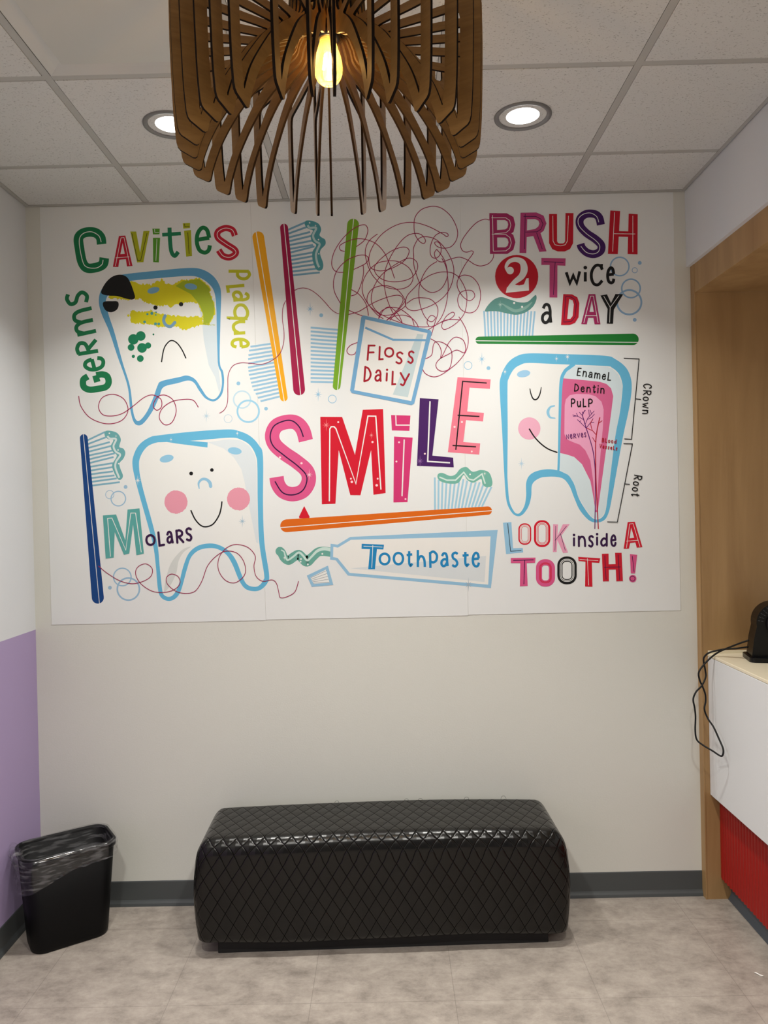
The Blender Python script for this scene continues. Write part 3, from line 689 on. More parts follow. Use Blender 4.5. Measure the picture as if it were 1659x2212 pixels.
def capsule(a, p0, r0, p1, r1, rgb, l0, l1, lw):
    an = math.atan2(p1[1] - p0[1], p1[0] - p0[0]); pts = []
    for k in range(13):
        t = an + PI / 2 + PI * k / 12; pts.append((p0[0] + r0 * math.cos(t), p0[1] + r0 * math.sin(t)))
    for k in range(13):
        t = an - PI / 2 + PI * k / 12; pts.append((p1[0] + r1 * math.cos(t), p1[1] + r1 * math.sin(t)))
    a.fill(pts, rgb); a.line([l0, l1], lw, W_)
def lerp(a, b, t): return (a[0] + (b[0] - a[0]) * t, a[1] + (b[1] - a[1]) * t)
def bristles(a, s0, s1, ends, w, rgb=BRI):
    n = len(ends)
    for i, e in enumerate(ends): a.line([lerp(s0, s1, i / (n - 1)), e], w, rgb); a.L -= 1
    a.L += 1
def jag(pts, amp, seed=1, step=10):
    r = random.Random(seed); out = []
    for i, p in enumerate(pts):
        q = pts[(i + 1) % len(pts)]; n = max(1, int(math.dist(p, q) / step))
        for k in range(n):
            t = lerp(p, q, k / n); out.append((t[0] + r.uniform(-amp, amp) * .5, t[1] + r.uniform(-amp, amp)))
    return out

def bubs(reg, items):
    """each bubble or sparkle is a part of its own"""
    for it in items:
        q = Art(reg, 'star_sparkle' if it[0] == 'star' else 'bubble')
        getattr(q, it[0])(*it[1:]); q.done()
# --- CAVITIES
a = Art('A', 'lettering', 'word Cavities in green, red and olive letters')
a.both([(483, 338), (474, 285), (430, 250), (355, 252), (312, 290), (318, 370), (338, 470), (375, 515), (440, 512), (492, 488), (503, 440)], 72, GRN, W_, 6, ipts=[(480, 322), (462, 275), (405, 245), (340, 262), (316, 320), (340, 460), (372, 508), (440, 516), (485, 490), (494, 455)])
r = (188, 16, 48)
a.fill([(567, 507), (612, 277), (660, 273), (714, 500), (672, 504), (664, 450), (616, 454), (608, 508)], r, holes=[[(623, 412), (640, 330), (656, 410)]])
a.line([(586, 500), (628, 290), (650, 288), (694, 495)], 4, W_); a.line([(588, 440), (690, 432)], 4, W_)
a.fill([(697, 243), (741, 243), (770, 400), (795, 240), (841, 238), (795, 472), (748, 474)], OLV); a.line([(708, 255), (752, 460), (775, 458), (822, 255)], 4, BLK)
g2 = (84, 152, 40)
a.fill([(866, 290), (920, 290), (910, 474), (868, 472)], g2); a.fill([(862, 222), (917, 222), (915, 264), (866, 265)], g2); a.line([(896, 300), (888, 462)], 4, W_); a.line([(878, 226), (880, 250), (912, 250)], 3.5, W_)
g3 = (24, 124, 84)
a.line([(990, 214), (993, 300), (1003, 390), (1028, 425), (1055, 395)], 30, g3, True); a.line([(935, 268), (1075, 258)], 27, g3)
a.fill([(1098, 238), (1150, 232), (1158, 426), (1114, 431)], OLV); a.fill([(1088, 182), (1143, 179), (1143, 217), (1093, 222)], OLV); a.line([(1126, 250), (1136, 410)], 4, BLK); a.line([(1102, 184), (1104, 208), (1140, 206)], 3.5, BLK)
a.gbox('e', 1178, 200, 1306, 416, 30, (14, 118, 62), -3, 'b')
a.both([(1478, 275), (1458, 232), (1405, 218), (1352, 245), (1352, 290), (1410, 335), (1475, 378), (1482, 410), (1440, 436), (1390, 425), (1357, 382)], 47, r, W_, 4.5); a.done()
# --- GERMS / PLAQUE
a = Art('A', 'lettering', 'dark green word Germs reading upwards')
g = (20, 120, 74)
a.grot('G', 440, 1368, 150, 236, -98, 48, g, 'b')
for ch, cx, cy, w, h in (('e', 428, 1232, 112, 168), ('R', 375, 1108, 116, 180), ('m', 355, 915, 205, 172), ('s', 300, 742, 120, 180)): a.grot(ch, cx, cy, w, h, -101, 29, g, 'b')
a.done()
a = Art('A', 'lettering', 'olive yellow word Plaque reading downwards')
g = (186, 188, 28)
for ch, cx, cy, w, h, rt in (('P', 1508, 566, 84, 180, 91), ('L', 1487, 672, 72, 150, 86), ('a', 1522, 726, 88, 134, 92), ('q', 1500, 842, 126, 168, 90), ('u', 1512, 960, 112, 110, 90), ('e', 1517, 1077, 84, 144, 92)): a.grot(ch, cx, cy, w, h, rt, 24, g, 'b')
a.done()
# --- sad tooth
a = Art('A', 'tooth_drawing', 'frowning tooth with yellow plaque and black decay')
bl = (92, 160, 200)
a.fill([(650, 562), (900, 535), (1130, 515), (1230, 525), (1310, 570), (1360, 640), (1375, 720), (1370, 900), (1365, 1210), (1390, 1290), (1397, 1370), (1380, 1460), (1325, 1510), (1260, 1490), (1210, 1430), (1175, 1375), (1130, 1355), (1050, 1375), (945, 1405), (912, 1480), (865, 1580), (800, 1670), (755, 1690), (720, 1660), (695, 1560), (675, 1390), (600, 1170), (540, 990), (480, 850), (462, 760), (480, 680), (540, 610), (590, 580)], bl, True)
INN = [(700, 612), (900, 592), (1130, 575), (1220, 590), (1290, 640), (1325, 700), (1338, 800), (1342, 950), (1350, 1220), (1375, 1300), (1380, 1390), (1360, 1460), (1320, 1495), (1270, 1475), (1225, 1410), (1180, 1345), (1120, 1318), (1060, 1330), (930, 1360), (900, 1395), (870, 1480), (820, 1590), (765, 1655), (735, 1640), (716, 1570), (695, 1400), (640, 1220), (580, 1000), (540, 880), (517, 790), (520, 740), (560, 680), (620, 640)]
a.fill(INN, W_, True)
a.fill([(1200, 770), (1232, 900), (1245, 1050), (1282, 1240), (1330, 1330), (1362, 1450), (1372, 1400), (1350, 1220), (1340, 900), (1330, 740)], (206, 217, 222))
yl = (212, 204, 22)
a.fill(jag([(560, 700), (640, 640), (700, 616), (770, 630), (850, 640), (930, 600), (960, 625), (1010, 640), (1080, 606), (1150, 602), (1210, 592), (1270, 640), (1300, 670), (1290, 700), (1318, 760), (1328, 800), (1328, 860), (1285, 940), (1240, 935), (1238, 860), (1200, 780), (1150, 768), (1100, 772), (1050, 790), (1000, 806), (960, 795), (900, 800), (870, 790), (800, 770), (775, 742), (700, 752), (600, 745), (530, 738)], 9, 3, 9), yl)
a.fill(jag([(697, 832), (760, 842), (850, 832), (950, 862), (1100, 880), (1235, 880), (1240, 940), (1160, 960), (1100, 975), (1040, 952), (900, 955), (850, 932), (700, 928)], 9, 8, 9), yl)
a.circ(683, 870, 9, yl); a.fill(jag([(1240, 925), (1290, 938), (1330, 938), (1330, 944), (1240, 940)], 2, 4, 8), OLV)
a.fill([(1035, 650), (1090, 612), (1160, 606), (1210, 598), (1262, 640), (1292, 672), (1286, 700), (1312, 760), (1324, 800), (1322, 860), (1284, 932), (1244, 930), (1242, 860), (1215, 790), (1150, 710)], (158, 176, 30))
a.fill([(480, 690), (510, 630), (560, 582), (620, 565), (670, 582), (700, 630), (725, 700), (732, 735), (712, 751), (670, 745), (600, 725), (540, 722), (492, 712)], BLK, True)
a.fill([(492, 780), (508, 765), (560, 763), (602, 766), (610, 795), (595, 828), (555, 846), (518, 835), (498, 808)], BLK, True)
a.circ(870, 682, 46, (120, 168, 196), 23, -14); a.circ(1149, 654, 47, (120, 168, 196), 23, 8)
a.circ(885, 811, 16, BLK); a.circ(1076, 786, 16, BLK)
a.line([(957, 872), (946, 905), (962, 940), (998, 952), (1030, 922)], 23, (112, 154, 184), True, 'r')
a.line([(930, 1218), (948, 1120), (980, 1070), (1012, 1057), (1050, 1080), (1085, 1130), (1113, 1190)], 9, BLK, True)
for x, y, q in ((720, 1048, 39), (775, 1023, 36), (703, 1108, 25), (785, 1112, 36), (830, 1094, 23), (720, 1175, 12), (772, 1191, 25), (870, 1011, 7)): a.circ(x, y, q, (18, 122, 84))
for x, y, q in ((825, 860, 8), (858, 854, 11), (890, 846, 6), (887, 866, 6), (804, 918, 10), (886, 933, 11), (910, 933, 10)): a.circ(x, y, q, (70, 150, 150))
a.done()
# --- standing brushes
a = Art('B', 'toothbrush_drawing', 'yellow toothbrush with blue bristles')
ys_ = [1487, 1528, 1575, 1615, 1662, 1703, 1740, 1780, 1820, 1862, 1900, 1940, 1978, 2018, 2053]; xs_ = [390, 376, 370, 366, 368, 365, 370, 375, 387, 397, 407, 424, 445, 467, 495]
bristles(a, (605, 1455), (700, 2002), list(zip(xs_, ys_)), 20)
capsule(a, (471, 350), 61, (737, 2015), 39, (234, 166, 10), (448, 290), (742, 2055), 8); a.done()
a = Art('B', 'toothbrush_drawing', 'crimson toothbrush with teal paste on bristles')
ends = [(960, 195), (985, 240), (1010, 295), (1025, 335), (1030, 385), (1040, 430), (1055, 445), (1050, 505), (1045, 545), (1045, 590), (1060, 630), (1080, 675), (1110, 715)]
bristles(a, (775, 275), (825, 745), ends, 20, (120, 168, 192))
a.fill([(985, 175), (1040, 182), (1100, 212), (1125, 270), (1108, 325), (1130, 352), (1165, 375), (1168, 425), (1120, 480), (1115, 530), (1145, 620), (1138, 680), (1100, 698), (1065, 670), (1035, 580), (1035, 500), (1072, 432), (1030, 395), (1016, 335), (1038, 280), (990, 262), (955, 222), (960, 185)], (78, 152, 160), True)
a.line([(985, 225), (1005, 252), (1072, 255), (1040, 330), (1062, 388), (1108, 420), (1085, 480), (1070, 540), (1085, 620), (1105, 662)], 22, (180, 208, 210), True)
a.circ(1005, 200, 8, W_); a.circ(1097, 375, 8, W_); a.circ(1100, 522, 7, W_); a.star(1066, 230, 22, W_)
capsule(a, (739, 250), 41, (896, 1930), 61, DMAG, (738, 210), (912, 1990), 8); a.done()
a = Art('B', 'toothbrush_drawing', 'lime green toothbrush with blue bristles')
bristles(a, (1305, 1312), (1255, 1856), [(1015, 1288 + 40.2 * k) for k in range(15)], 20)
capsule(a, (1456, 218), 61, (1285, 1896), 40, (118, 168, 34), (1462, 157), (1295, 1936), 8); a.done()
# --- small bubbles and stars
bubs('B', [('circ', 1125, 1160, 20, BUB), ('circ', 265, 1868, 20, BUB), ('circ', 552, 2130, 19, BUB), ('ring', 1240, 2030, 41, 7, BUB), ('star', 1010, 1095, 76, BUB), ('star', 1093, 1982, 76, BUB), ('ring', 303, 2035, 88, 15, (184, 212, 226))])
a = Art('B', 'bubble', None, 3); a.ring(367, 2157, 112, 19, (150, 200, 226)); a.done()
bubs('A', [('star', 1265, 1620, 52, (178, 202, 216)), ('ring', 1427, 1640, 30, 4, (178, 202, 216))])
# --- thread across
a = Art('B', 'floss_drawing', 'crimson thread curling past the toothbrushes', 55)
a.line([(757, 1008), (728, 1080), (722, 1200), (738, 1330), (735, 1440), (700, 1550), (620, 1625), (510, 1668), (400, 1660), (290, 1654), (205, 1688), (160, 1780), (155, 1900), (152, 2060), (120, 2140), (68, 2178)], 6.5, FLO, True)
a.line([(848, 903), (890, 884), (950, 878), (1020, 900), (1090, 950), (1160, 1020), (1230, 1100), (1280, 1135), (1312, 1146)], 6.5, FLO, True); a.done()
a = Art('A', 'floss_drawing', 'crimson thread looping under the frowning tooth', 40)
a.line([(312, 1470), (330, 1550), (400, 1635), (520, 1678), (630, 1655), (680, 1580), (650, 1495), (570, 1458), (490, 1482), (460, 1550), (490, 1608), (560, 1620), (640, 1600), (720, 1545), (800, 1482), (865, 1463), (925, 1495), (930, 1550), (895, 1577), (868, 1540), (900, 1478), (955, 1464), (1015, 1500), (1040, 1580), (1010, 1665), (955, 1685), (914, 1635), (935, 1565), (1010, 1512), (1110, 1495), (1170, 1505), (1205, 1555)], 6, FLO, True); a.done()
# --- tangle and floss packet
a = Art('C', 'floss_drawing', 'big crimson floss tangle above the packet', 25)
for p in ([(505, 330), (430, 390), (392, 470), (396, 570), (440, 690), (500, 770), (580, 830), (700, 852), (800, 820), (840, 740), (800, 650), (700, 592), (600, 585), (500, 608), (420, 680), (370, 770), (360, 860), (385, 940), (440, 1020), (540, 1100)],
          [(1172, 345), (1155, 355), (1110, 325), (980, 258), (840, 222), (700, 240), (560, 320), (470, 430), (425, 540), (435, 640), (490, 672), (560, 676), (660, 645), (760, 580), (802, 500), (780, 460), (720, 458), (620, 500), (520, 580), (474, 650), (500, 720), (580, 770), (700, 780), (820, 745), (880, 660), (870, 590), (810, 558), (740, 580), (640, 640), (540, 720), (470, 830), (445, 950), (480, 1040), (560, 1100), (700, 1160), (860, 1202), (1020, 1200), (1150, 1142), (1280, 1140)],
          [(1172, 345), (1160, 325), (1110, 316), (1050, 345), (1010, 420), (1000, 500), (1020, 550), (1065, 555), (1100, 510), (1100, 440), (1070, 405), (1042, 415), (1070, 450), (1130, 465), (1200, 448), (1250, 380), (1256, 290), (1200, 170), (1110, 90), (1020, 70), (920, 100), (860, 170), (848, 260), (860, 340), (900, 400), (940, 420), (956, 390), (920, 340), (860, 325), (780, 350), (700, 430), (620, 560), (570, 700), (570, 830), (600, 960), (660, 1090), (740, 1172)],
          [(1062, 475), (1040, 515), (1060, 570), (1110, 595), (1190, 568), (1280, 550), (1360, 580), (1420, 618), (1480, 632), (1550, 610), (1590, 565), (1600, 520)],
          [(1560, 200), (1510, 192), (1430, 230), (1340, 330), (1290, 420), (1300, 480), (1340, 502), (1392, 490), (1403, 515), (1330, 620), (1270, 740), (1255, 820), (1300, 910), (1370, 960), (1420, 920), (1400, 870), (1340, 862), (1280, 890), (1260, 960), (1290, 1040), (1370, 1075), (1440, 1040), (1475, 930), (1460, 820), (1400, 740), (1320, 718), (1260, 745)],
          [(1270, 735), (1320, 820), (1347, 920), (1330, 1060), (1270, 1150), (1190, 1210), (1130, 1230), (1110, 1190), (1150, 1110), (1210, 1068), (1230, 1090), (1190, 1130), (1090, 1170), (980, 1235)],
          [(880, 385), (845, 460), (845, 540), (850, 640), (900, 790), (960, 860), (1030, 882), (1110, 840), (1160, 740), (1155, 640), (1120, 550), (1062, 475)],
          [(880, 385), (920, 360), (975, 358), (1040, 375), (1110, 430), (1180, 530), (1222, 650), (1210, 780), (1150, 900), (1040, 990), (900, 1045), (820, 1050), (770, 1010), (780, 920), (850, 840), (910, 780), (1000, 720), (1100, 690), (1200, 695), (1270, 735)],
          [(1065, 590), (990, 640), (930, 730), (895, 850), (900, 970), (930, 1070), (975, 1140), (1020, 1157), (1050, 1120), (1012, 1098), (980, 1130), (972, 1170), (990, 1200)],
          [(1110, 560), (1150, 640), (1165, 740), (1170, 850), (1150, 1000), (1110, 1110), (1060, 1180)], [(780, 985), (850, 940), (930, 932), (1010, 950), (1065, 1010), (1072, 1080), (1045, 1170), (1010, 1290)],
          [(195, 495), (155, 482), (150, 440), (220, 400), (320, 375), (420, 390), (500, 430), (570, 510), (620, 620), (665, 750)],
          [(305, 450), (380, 390), (412, 310), (400, 255), (360, 245), (280, 280), (180, 370), (100, 490), (72, 600), (90, 665), (130, 690), (185, 692)],
          [(155, 985), (100, 880), (90, 780), (120, 680), (200, 590), (300, 540), (380, 530), (418, 560), (390, 610), (280, 665)], [(255, 915), (310, 890), (350, 800), (372, 700), (368, 620)],
          [(258, 855), (330, 900), (390, 980), (413, 1060), (418, 1102)], [(230, 1090), (330, 1060), (430, 1000), (520, 955), (640, 915), (715, 912), (745, 950), (720, 1010), (660, 1080), (590, 1145)],
          [(235, 1050), (300, 1080), (372, 1106)], [(515, 1132), (530, 1070), (590, 1030), (660, 1022), (720, 1040), (780, 1080), (830, 1130), (850, 1195)],
          [(520, 1080), (560, 1097), (640, 1090), (700, 1060), (770, 1000), (745, 920), (680, 850), (580, 818), (480, 835), (420, 890), (405, 960), (430, 1010), (500, 1090), (560, 1130)],
          [(590, 1145), (650, 1110), (740, 1095), (820, 1120), (870, 1170), (890, 1212)], [(620, 1145), (700, 1050), (760, 970), (780, 920)], [(515, 1130), (560, 1050), (620, 1020), (700, 1090), (740, 1175)],
          [(328, 1350), (250, 1380), (215, 1430), (240, 1467), (290, 1460), (318, 1400)],
          [(1005, 1318), (1070, 1360), (1105, 1430), (1100, 1503), (1140, 1430), (1180, 1350), (1240, 1303), (1310, 1330), (1335, 1400), (1320, 1450), (1250, 1425), (1180, 1460), (1090, 1510), (1055, 1560), (1070, 1605), (1120, 1625), (1180, 1600), (1205, 1510), (1195, 1420), (1130, 1360), (1060, 1346), (1030, 1380), (1015, 1470), (955, 1508)],
          [(1270, 1110), (1330, 1210), (1360, 1320), (1340, 1430), (1270, 1530), (1190, 1600), (1100, 1660), (1030, 1677), (960, 1650), (928, 1605)]):
    a.line(p, 7, FLO, True)
a.done()
a = Art('C', 'floss_packet_drawing', 'blue edged packet reading Floss Daily', 62)
bl = (112, 166, 206)
a.fill([(370, 1098), (1000, 1237), (1017, 1262), (850, 1930), (825, 1944), (262, 1830), (246, 1805), (352, 1112)], bl)
a.fill([(390, 1137), (975, 1266), (822, 1906), (284, 1803)], (228, 229, 226))
a.fill([(880, 1272), (938, 1278), (790, 1870), (648, 1845)], (190, 208, 212)); a.line([(388, 1214), (650, 1328), (966, 1332)], 20, bl)
dr = (158, 4, 36)
for ch, q in (('F', (403, 1372, 486, 1528)), ('L', (512, 1387, 566, 1522)), ('o', (566, 1397, 662, 1497)), ('s', (672, 1438, 748, 1560)), ('s', (785, 1428, 852, 1556)), ('D', (372, 1575, 450, 1730)), ('a', (475, 1607, 546, 1724)), ('i', (574, 1600, 610, 1722)), ('L', (635, 1620, 684, 1758)), ('y', (710, 1635, 808, 1770))): a.gbox(ch, *q, 18, dr, 3)
a.done()
bubs('C', [('ring', 1358, 1570, 37, 6, BUB), ('star', 1488, 1510, 66, BUB), ('circ', 1550, 1595, 18, BUB)])
# --- BRUSH 2 TWICE A DAY
a = Art('D', 'lettering', 'word Brush in magenta, pink, red and purple', 62)
B1 = [(258, 110), (370, 112), (414, 150), (414, 205), (378, 248), (262, 256)]; B2 = [(262, 260), (378, 262), (417, 300), (417, 355), (372, 400), (262, 402)]
mg = (164, 38, 96); pk = (182, 62, 120)
a.line([(258, 82), (262, 430)], 62, mg); a.line([(225, 112), (365, 112), (405, 135), (416, 180), (405, 225), (370, 250), (250, 258)], 58, mg); a.line([(250, 262), (370, 262), (405, 285), (418, 330), (405, 378), (370, 402), (230, 402)], 56, mg)
a.line([(252, 100), (258, 405)], 5, W_); a.line([(243, 122), (365, 122), (398, 145), (408, 185), (396, 225), (365, 250), (268, 258)], 5, W_); a.line([(246, 262), (365, 265), (400, 290), (412, 335), (398, 380), (365, 404), (258, 407)], 5, W_)
a.line([(520, 80), (511, 422)], 58, pk); a.line([(492, 107), (620, 105), (665, 125), (682, 170), (665, 215), (625, 245), (520, 262)], 56, pk); a.fill([(590, 250), (655, 235), (712, 408), (652, 413)], pk)
a.line([(530, 90), (526, 388)], 5, DP); a.line([(516, 110), (620, 110), (662, 132), (682, 175), (665, 220), (630, 242), (532, 244)], 5, DP); a.line([(628, 250), (676, 390)], 5, DP)
rd = (190, 6, 36)
a.line([(768, 90), (768, 330), (785, 362), (815, 375), (860, 375), (888, 362), (905, 330), (908, 82)], 68, rd); a.line([(766, 105), (768, 320), (785, 352), (830, 362), (872, 352), (890, 320), (900, 105)], 5, W_)
a.both([(1176, 182), (1160, 120), (1120, 90), (1050, 90), (1000, 130), (1000, 190), (1050, 250), (1130, 305), (1178, 355), (1172, 405), (1120, 432), (1060, 420), (1015, 380), (1002, 345)], 68, PUR, W_, 6, ipts=[(1158, 160), (1140, 112), (1090, 82), (1030, 90), (985, 130), (990, 190), (1050, 255), (1130, 315), (1165, 360), (1155, 410), (1110, 430), (1050, 415), (1005, 365)])
a.fill([(1256, 60), (1340, 65), (1320, 432), (1236, 430)], rd); a.fill([(1413, 88), (1490, 92), (1488, 434), (1404, 431)], rd); a.fill([(1325, 236), (1412, 238), (1408, 285), (1322, 283)], rd)
a.line([(1292, 75), (1276, 410)], 5, W_); a.line([(1448, 105), (1448, 415)], 5, W_); a.line([(1287, 258), (1468, 260)], 5, W_); a.done()
a = Art('D', 'lettering', 'red disc with a white figure 2', 53)
a.circ(458, 623, 184, (188, 6, 36)); a.circ(402, 572, 32, W_)
a.line([(380, 585), (368, 540), (395, 495), (450, 478), (505, 500), (522, 560), (500, 620), (440, 670), (395, 715), (372, 758)], [12, 26, 34, 40, 52, 60, 54, 40, 26, 14], W_, True)
a.fill([(365, 762), (375, 715), (430, 690), (480, 698), (520, 690), (540, 640), (560, 637), (563, 742)], W_); a.done()
bb = (138, 176, 210)
bubs('D', [('ring', 1337, 537, 79, 12, bb), ('ring', 1465, 569, 22, 6, bb), ('circ', 1508, 506, 16, bb), ('ring', 1433, 724, 79, 13, bb), ('circ', 1465, 992, 16, bb)])
a = Art('D', 'bubble', None, 3); a.ring(1418, 842, 104, 16, bb); a.done()
a = Art('D', 'lettering', 'words Twice a Day in pink, black and red', 62)
pk = (186, 66, 122)
a.fill([(668, 464), (875, 468), (873, 531), (805, 528), (804, 802), (738, 801), (739, 524), (668, 524)], pk); a.line([(688, 497), (858, 502)], 5, DP); a.line([(786, 500), (771, 780)], 5, DP)
for ch, q in (('w', (868, 566, 1008, 692)), ('i', (1024, 532, 1062, 678)), ('C', (1082, 516, 1202, 706)), ('e', (1221, 536, 1300, 690)), ('a', (663, 848, 762, 1028))): a.gbox(ch, *q, 25, BLK, 0, 'b' if ch != 'i' else 'b')
a.fill([(1172, 516), (1194, 516), (1190, 565), (1172, 562)], BLK)
a.fill([(855, 773), (930, 775), (975, 800), (992, 850), (985, 970), (955, 1018), (910, 1036), (836, 1036)], (192, 12, 44), holes=[[(905, 815), (935, 825), (945, 860), (935, 960), (915, 985), (888, 985)]])
a.line([(876, 795), (922, 798), (955, 820), (966, 860), (956, 965), (925, 1005), (860, 1012)], 5, DP, closed=True)
a.fill([(1008, 1028), (1072, 773), (1128, 773), (1172, 1030), (1122, 1030), (1112, 975), (1068, 975), (1055, 1030)], mg, holes=[[(1078, 925), (1098, 825), (1116, 925)]])
a.line([(1030, 1018), (1088, 790), (1112, 790), (1152, 1018)], 5, W_); a.line([(1040, 957), (1145, 957)], 5, W_)
a.fill([(1172, 785), (1228, 775), (1262, 850), (1300, 772), (1366, 774), (1286, 905), (1279, 1026), (1226, 1024), (1233, 900)], BLK); a.line([(1200, 790), (1255, 885), (1250, 1015)], 5, W_); a.line([(1330, 785), (1255, 888)], 5, W_); a.done()
a = Art('D', 'toothbrush_drawing', 'green toothbrush with pale bristles and a wave of paste')
for k in range(16): t = k / 15; a.line([lerp((192, 1135), (592, 1128), t), lerp((180, 915), (612, 918), t)], 15, BRI); a.L -= 1
a.up(); capsule(a, (138, 1166), 31, (1450, 1158), 49, (22, 122, 46), (104, 1170), (1492, 1184), 6)
a.fill([(188, 918), (215, 865), (270, 815), (330, 798), (400, 818), (480, 842), (550, 838), (600, 795), (622, 780), (627, 815), (600, 875), (540, 925), (460, 948), (380, 938), (300, 920), (240, 918)], (86, 142, 134), True)
a.line([(330, 850), (390, 890), (450, 915), (530, 890), (590, 840)], [6, 22, 26, 24, 8], (126, 168, 158), True); a.star(318, 862, 42, (170, 200, 192)); a.circ(437, 848, 9, W_); a.circ(504, 881, 9, W_); a.done()
# --- anatomy tooth
a = Art('E', 'tooth_drawing', 'winking tooth cut open to show enamel, dentin and pulp')
a.fill([(163, 420), (175, 300), (230, 190), (310, 125), (420, 98), (700, 103), (1100, 118), (1200, 150), (1290, 220), (1335, 310), (1345, 420), (1320, 600), (1270, 830), (1220, 1100), (1170, 1380), (1140, 1520), (1100, 1590), (1030, 1612), (960, 1590), (880, 1500), (830, 1390), (790, 1290), (740, 1225), (680, 1205), (600, 1202), (520, 1215), (455, 1270), (445, 1380), (420, 1470), (370, 1540), (320, 1555), (270, 1520), (225, 1420), (205, 1200), (185, 800)], SKY, True)
a.fill([(233, 400), (245, 320), (290, 240), (350, 200), (430, 183), (700, 195), (1100, 210), (1170, 227), (1230, 280), (1260, 360), (1262, 430), (1240, 620), (1200, 830), (1165, 1100), (1130, 1380), (1110, 1510), (1080, 1565), (1030, 1585), (980, 1560), (920, 1480), (870, 1390), (830, 1270), (780, 1190), (700, 1150), (600, 1135), (500, 1150), (430, 1190), (400, 1260), (400, 1370), (385, 1460), (350, 1520), (320, 1533), (290, 1510), (250, 1420), (235, 1250), (232, 1150), (235, 800)], W_, True)
a.fill([(735, 315), (765, 250), (820, 208), (1110, 214), (1168, 232), (1225, 285), (1258, 365), (1260, 430), (1238, 620), (1198, 830), (1163, 1100), (1128, 1380), (1108, 1508), (1078, 1562), (1030, 1582), (982, 1558), (922, 1478), (872, 1388), (832, 1268), (782, 1188), (702, 1150), (705, 900)], (208, 222, 227))
a.fill([(725, 320), (900, 335), (1060, 352), (1120, 372), (1160, 410), (1180, 480), (1160, 640), (1130, 860), (1090, 1150), (1040, 1520), (1022, 1520), (1005, 1400), (975, 1240), (900, 1090), (830, 1025), (760, 1002), (703, 990), (712, 600)], (208, 98, 142))
a.fill([(745, 560), (755, 510), (790, 472), (850, 460), (960, 463), (1020, 480), (1075, 530), (1094, 600), (1088, 750), (1070, 950), (1050, 1180), (1032, 1500), (1020, 1500), (1000, 1240), (975, 1060), (930, 965), (880, 915), (820, 893), (770, 870), (742, 820)], (230, 160, 192))
a.line([(688, 1165), (694, 1000), (703, 600), (714, 350), (745, 262), (785, 225), (830, 190)], [20, 20, 24, 30, 30, 32, 36], SKY, True)
a.circ(377, 280, 60, (152, 196, 226), 31, -10); a.line([(433, 412), (443, 460), (460, 500), (482, 512), (505, 498), (525, 455), (535, 400)], [8, 10, 12, 13, 12, 10, 7], BLK, True)
a.line([(652, 567), (615, 580), (595, 622), (612, 668), (658, 678)], [14, 18, 26, 18, 10], (140, 196, 224), True, 'r'); a.circ(428, 770, 100, (232, 172, 194)); a.line([(427, 772), (470, 840), (530, 905), (600, 955), (680, 985)], 12, BLK, True)
a.star(358, 1085, 56, (176, 206, 224)); a.star(672, 145, 32, W_); a.star(770, 128, 42, W_); a.star(210, 262, 36, W_); 
pu = (92, 20, 100); br = (170, 14, 40)
a.line([(1015, 1670), (1019, 1400), (1018, 1150), (1000, 980), (965, 850), (938, 768), (918, 700), (905, 645), (930, 605)], 8, pu, True)
for p in ([(938, 768), (890, 720), (858, 690)], [(880, 712), (888, 698)], [(930, 730), (950, 680), (985, 640), (1010, 612)], [(945, 690), (985, 672), (1012, 640)], [(965, 655), (960, 602)], [(985, 640), (972, 604)], [(912, 690), (870, 664), (815, 648)], [(850, 658), (820, 662)], [(862, 660), (850, 632)], [(908, 660), (876, 624)], [(938, 765), (975, 720), (1000, 680)], [(975, 718), (1008, 715)], [(915, 640), (900, 620)]): a.line(p, 5.5, pu)
a.up()
a.line([(1046, 1670), (1040, 1540), (1026, 1250), (1022, 1000), (1024, 880), (1036, 780), (1060, 670)], 9, br, True)
for p in ([(1030, 830), (995, 790), (940, 766)], [(990, 785), (975, 722), (995, 690)], [(1024, 898), (993, 850)], [(1050, 722), (1082, 700)]): a.line(p, 6, br)
a.up(); a.done()
a = Art('E', 'lettering', 'black captions naming enamel, dentin, pulp, crown and root', 70)
a.word('EnameL', 850, 298, 1158, 345, 76, 9.5, BLK); a.word('Dentin', 826, 440, 1100, 460, 74, 9.5, BLK); a.word('PuLP', 797, 578, 995, 580, 78, 10, BLK)
a.word('NeRVes', 760, 866, 940, 846, 42, 6, pu, 1.0); a.word('BLood', 1074, 892, 1206, 906, 38, 6, br); a.word('VesseLs', 1052, 944, 1214, 968, 38, 6, br)
a.word('CRown', 1448, 368, 1436, 640, 76, 9, BLK); a.word('Root', 1366, 1182, 1336, 1372, 76, 9, BLK)
for p in ([(1273, 141), (1410, 148), (1342, 866), (1278, 863)], [(1378, 505), (1427, 510)], [(1270, 905), (1350, 908), (1215, 1608), (1125, 1606)], [(1280, 1266), (1327, 1271)]): a.line(p, 7, BLK)
a.done()
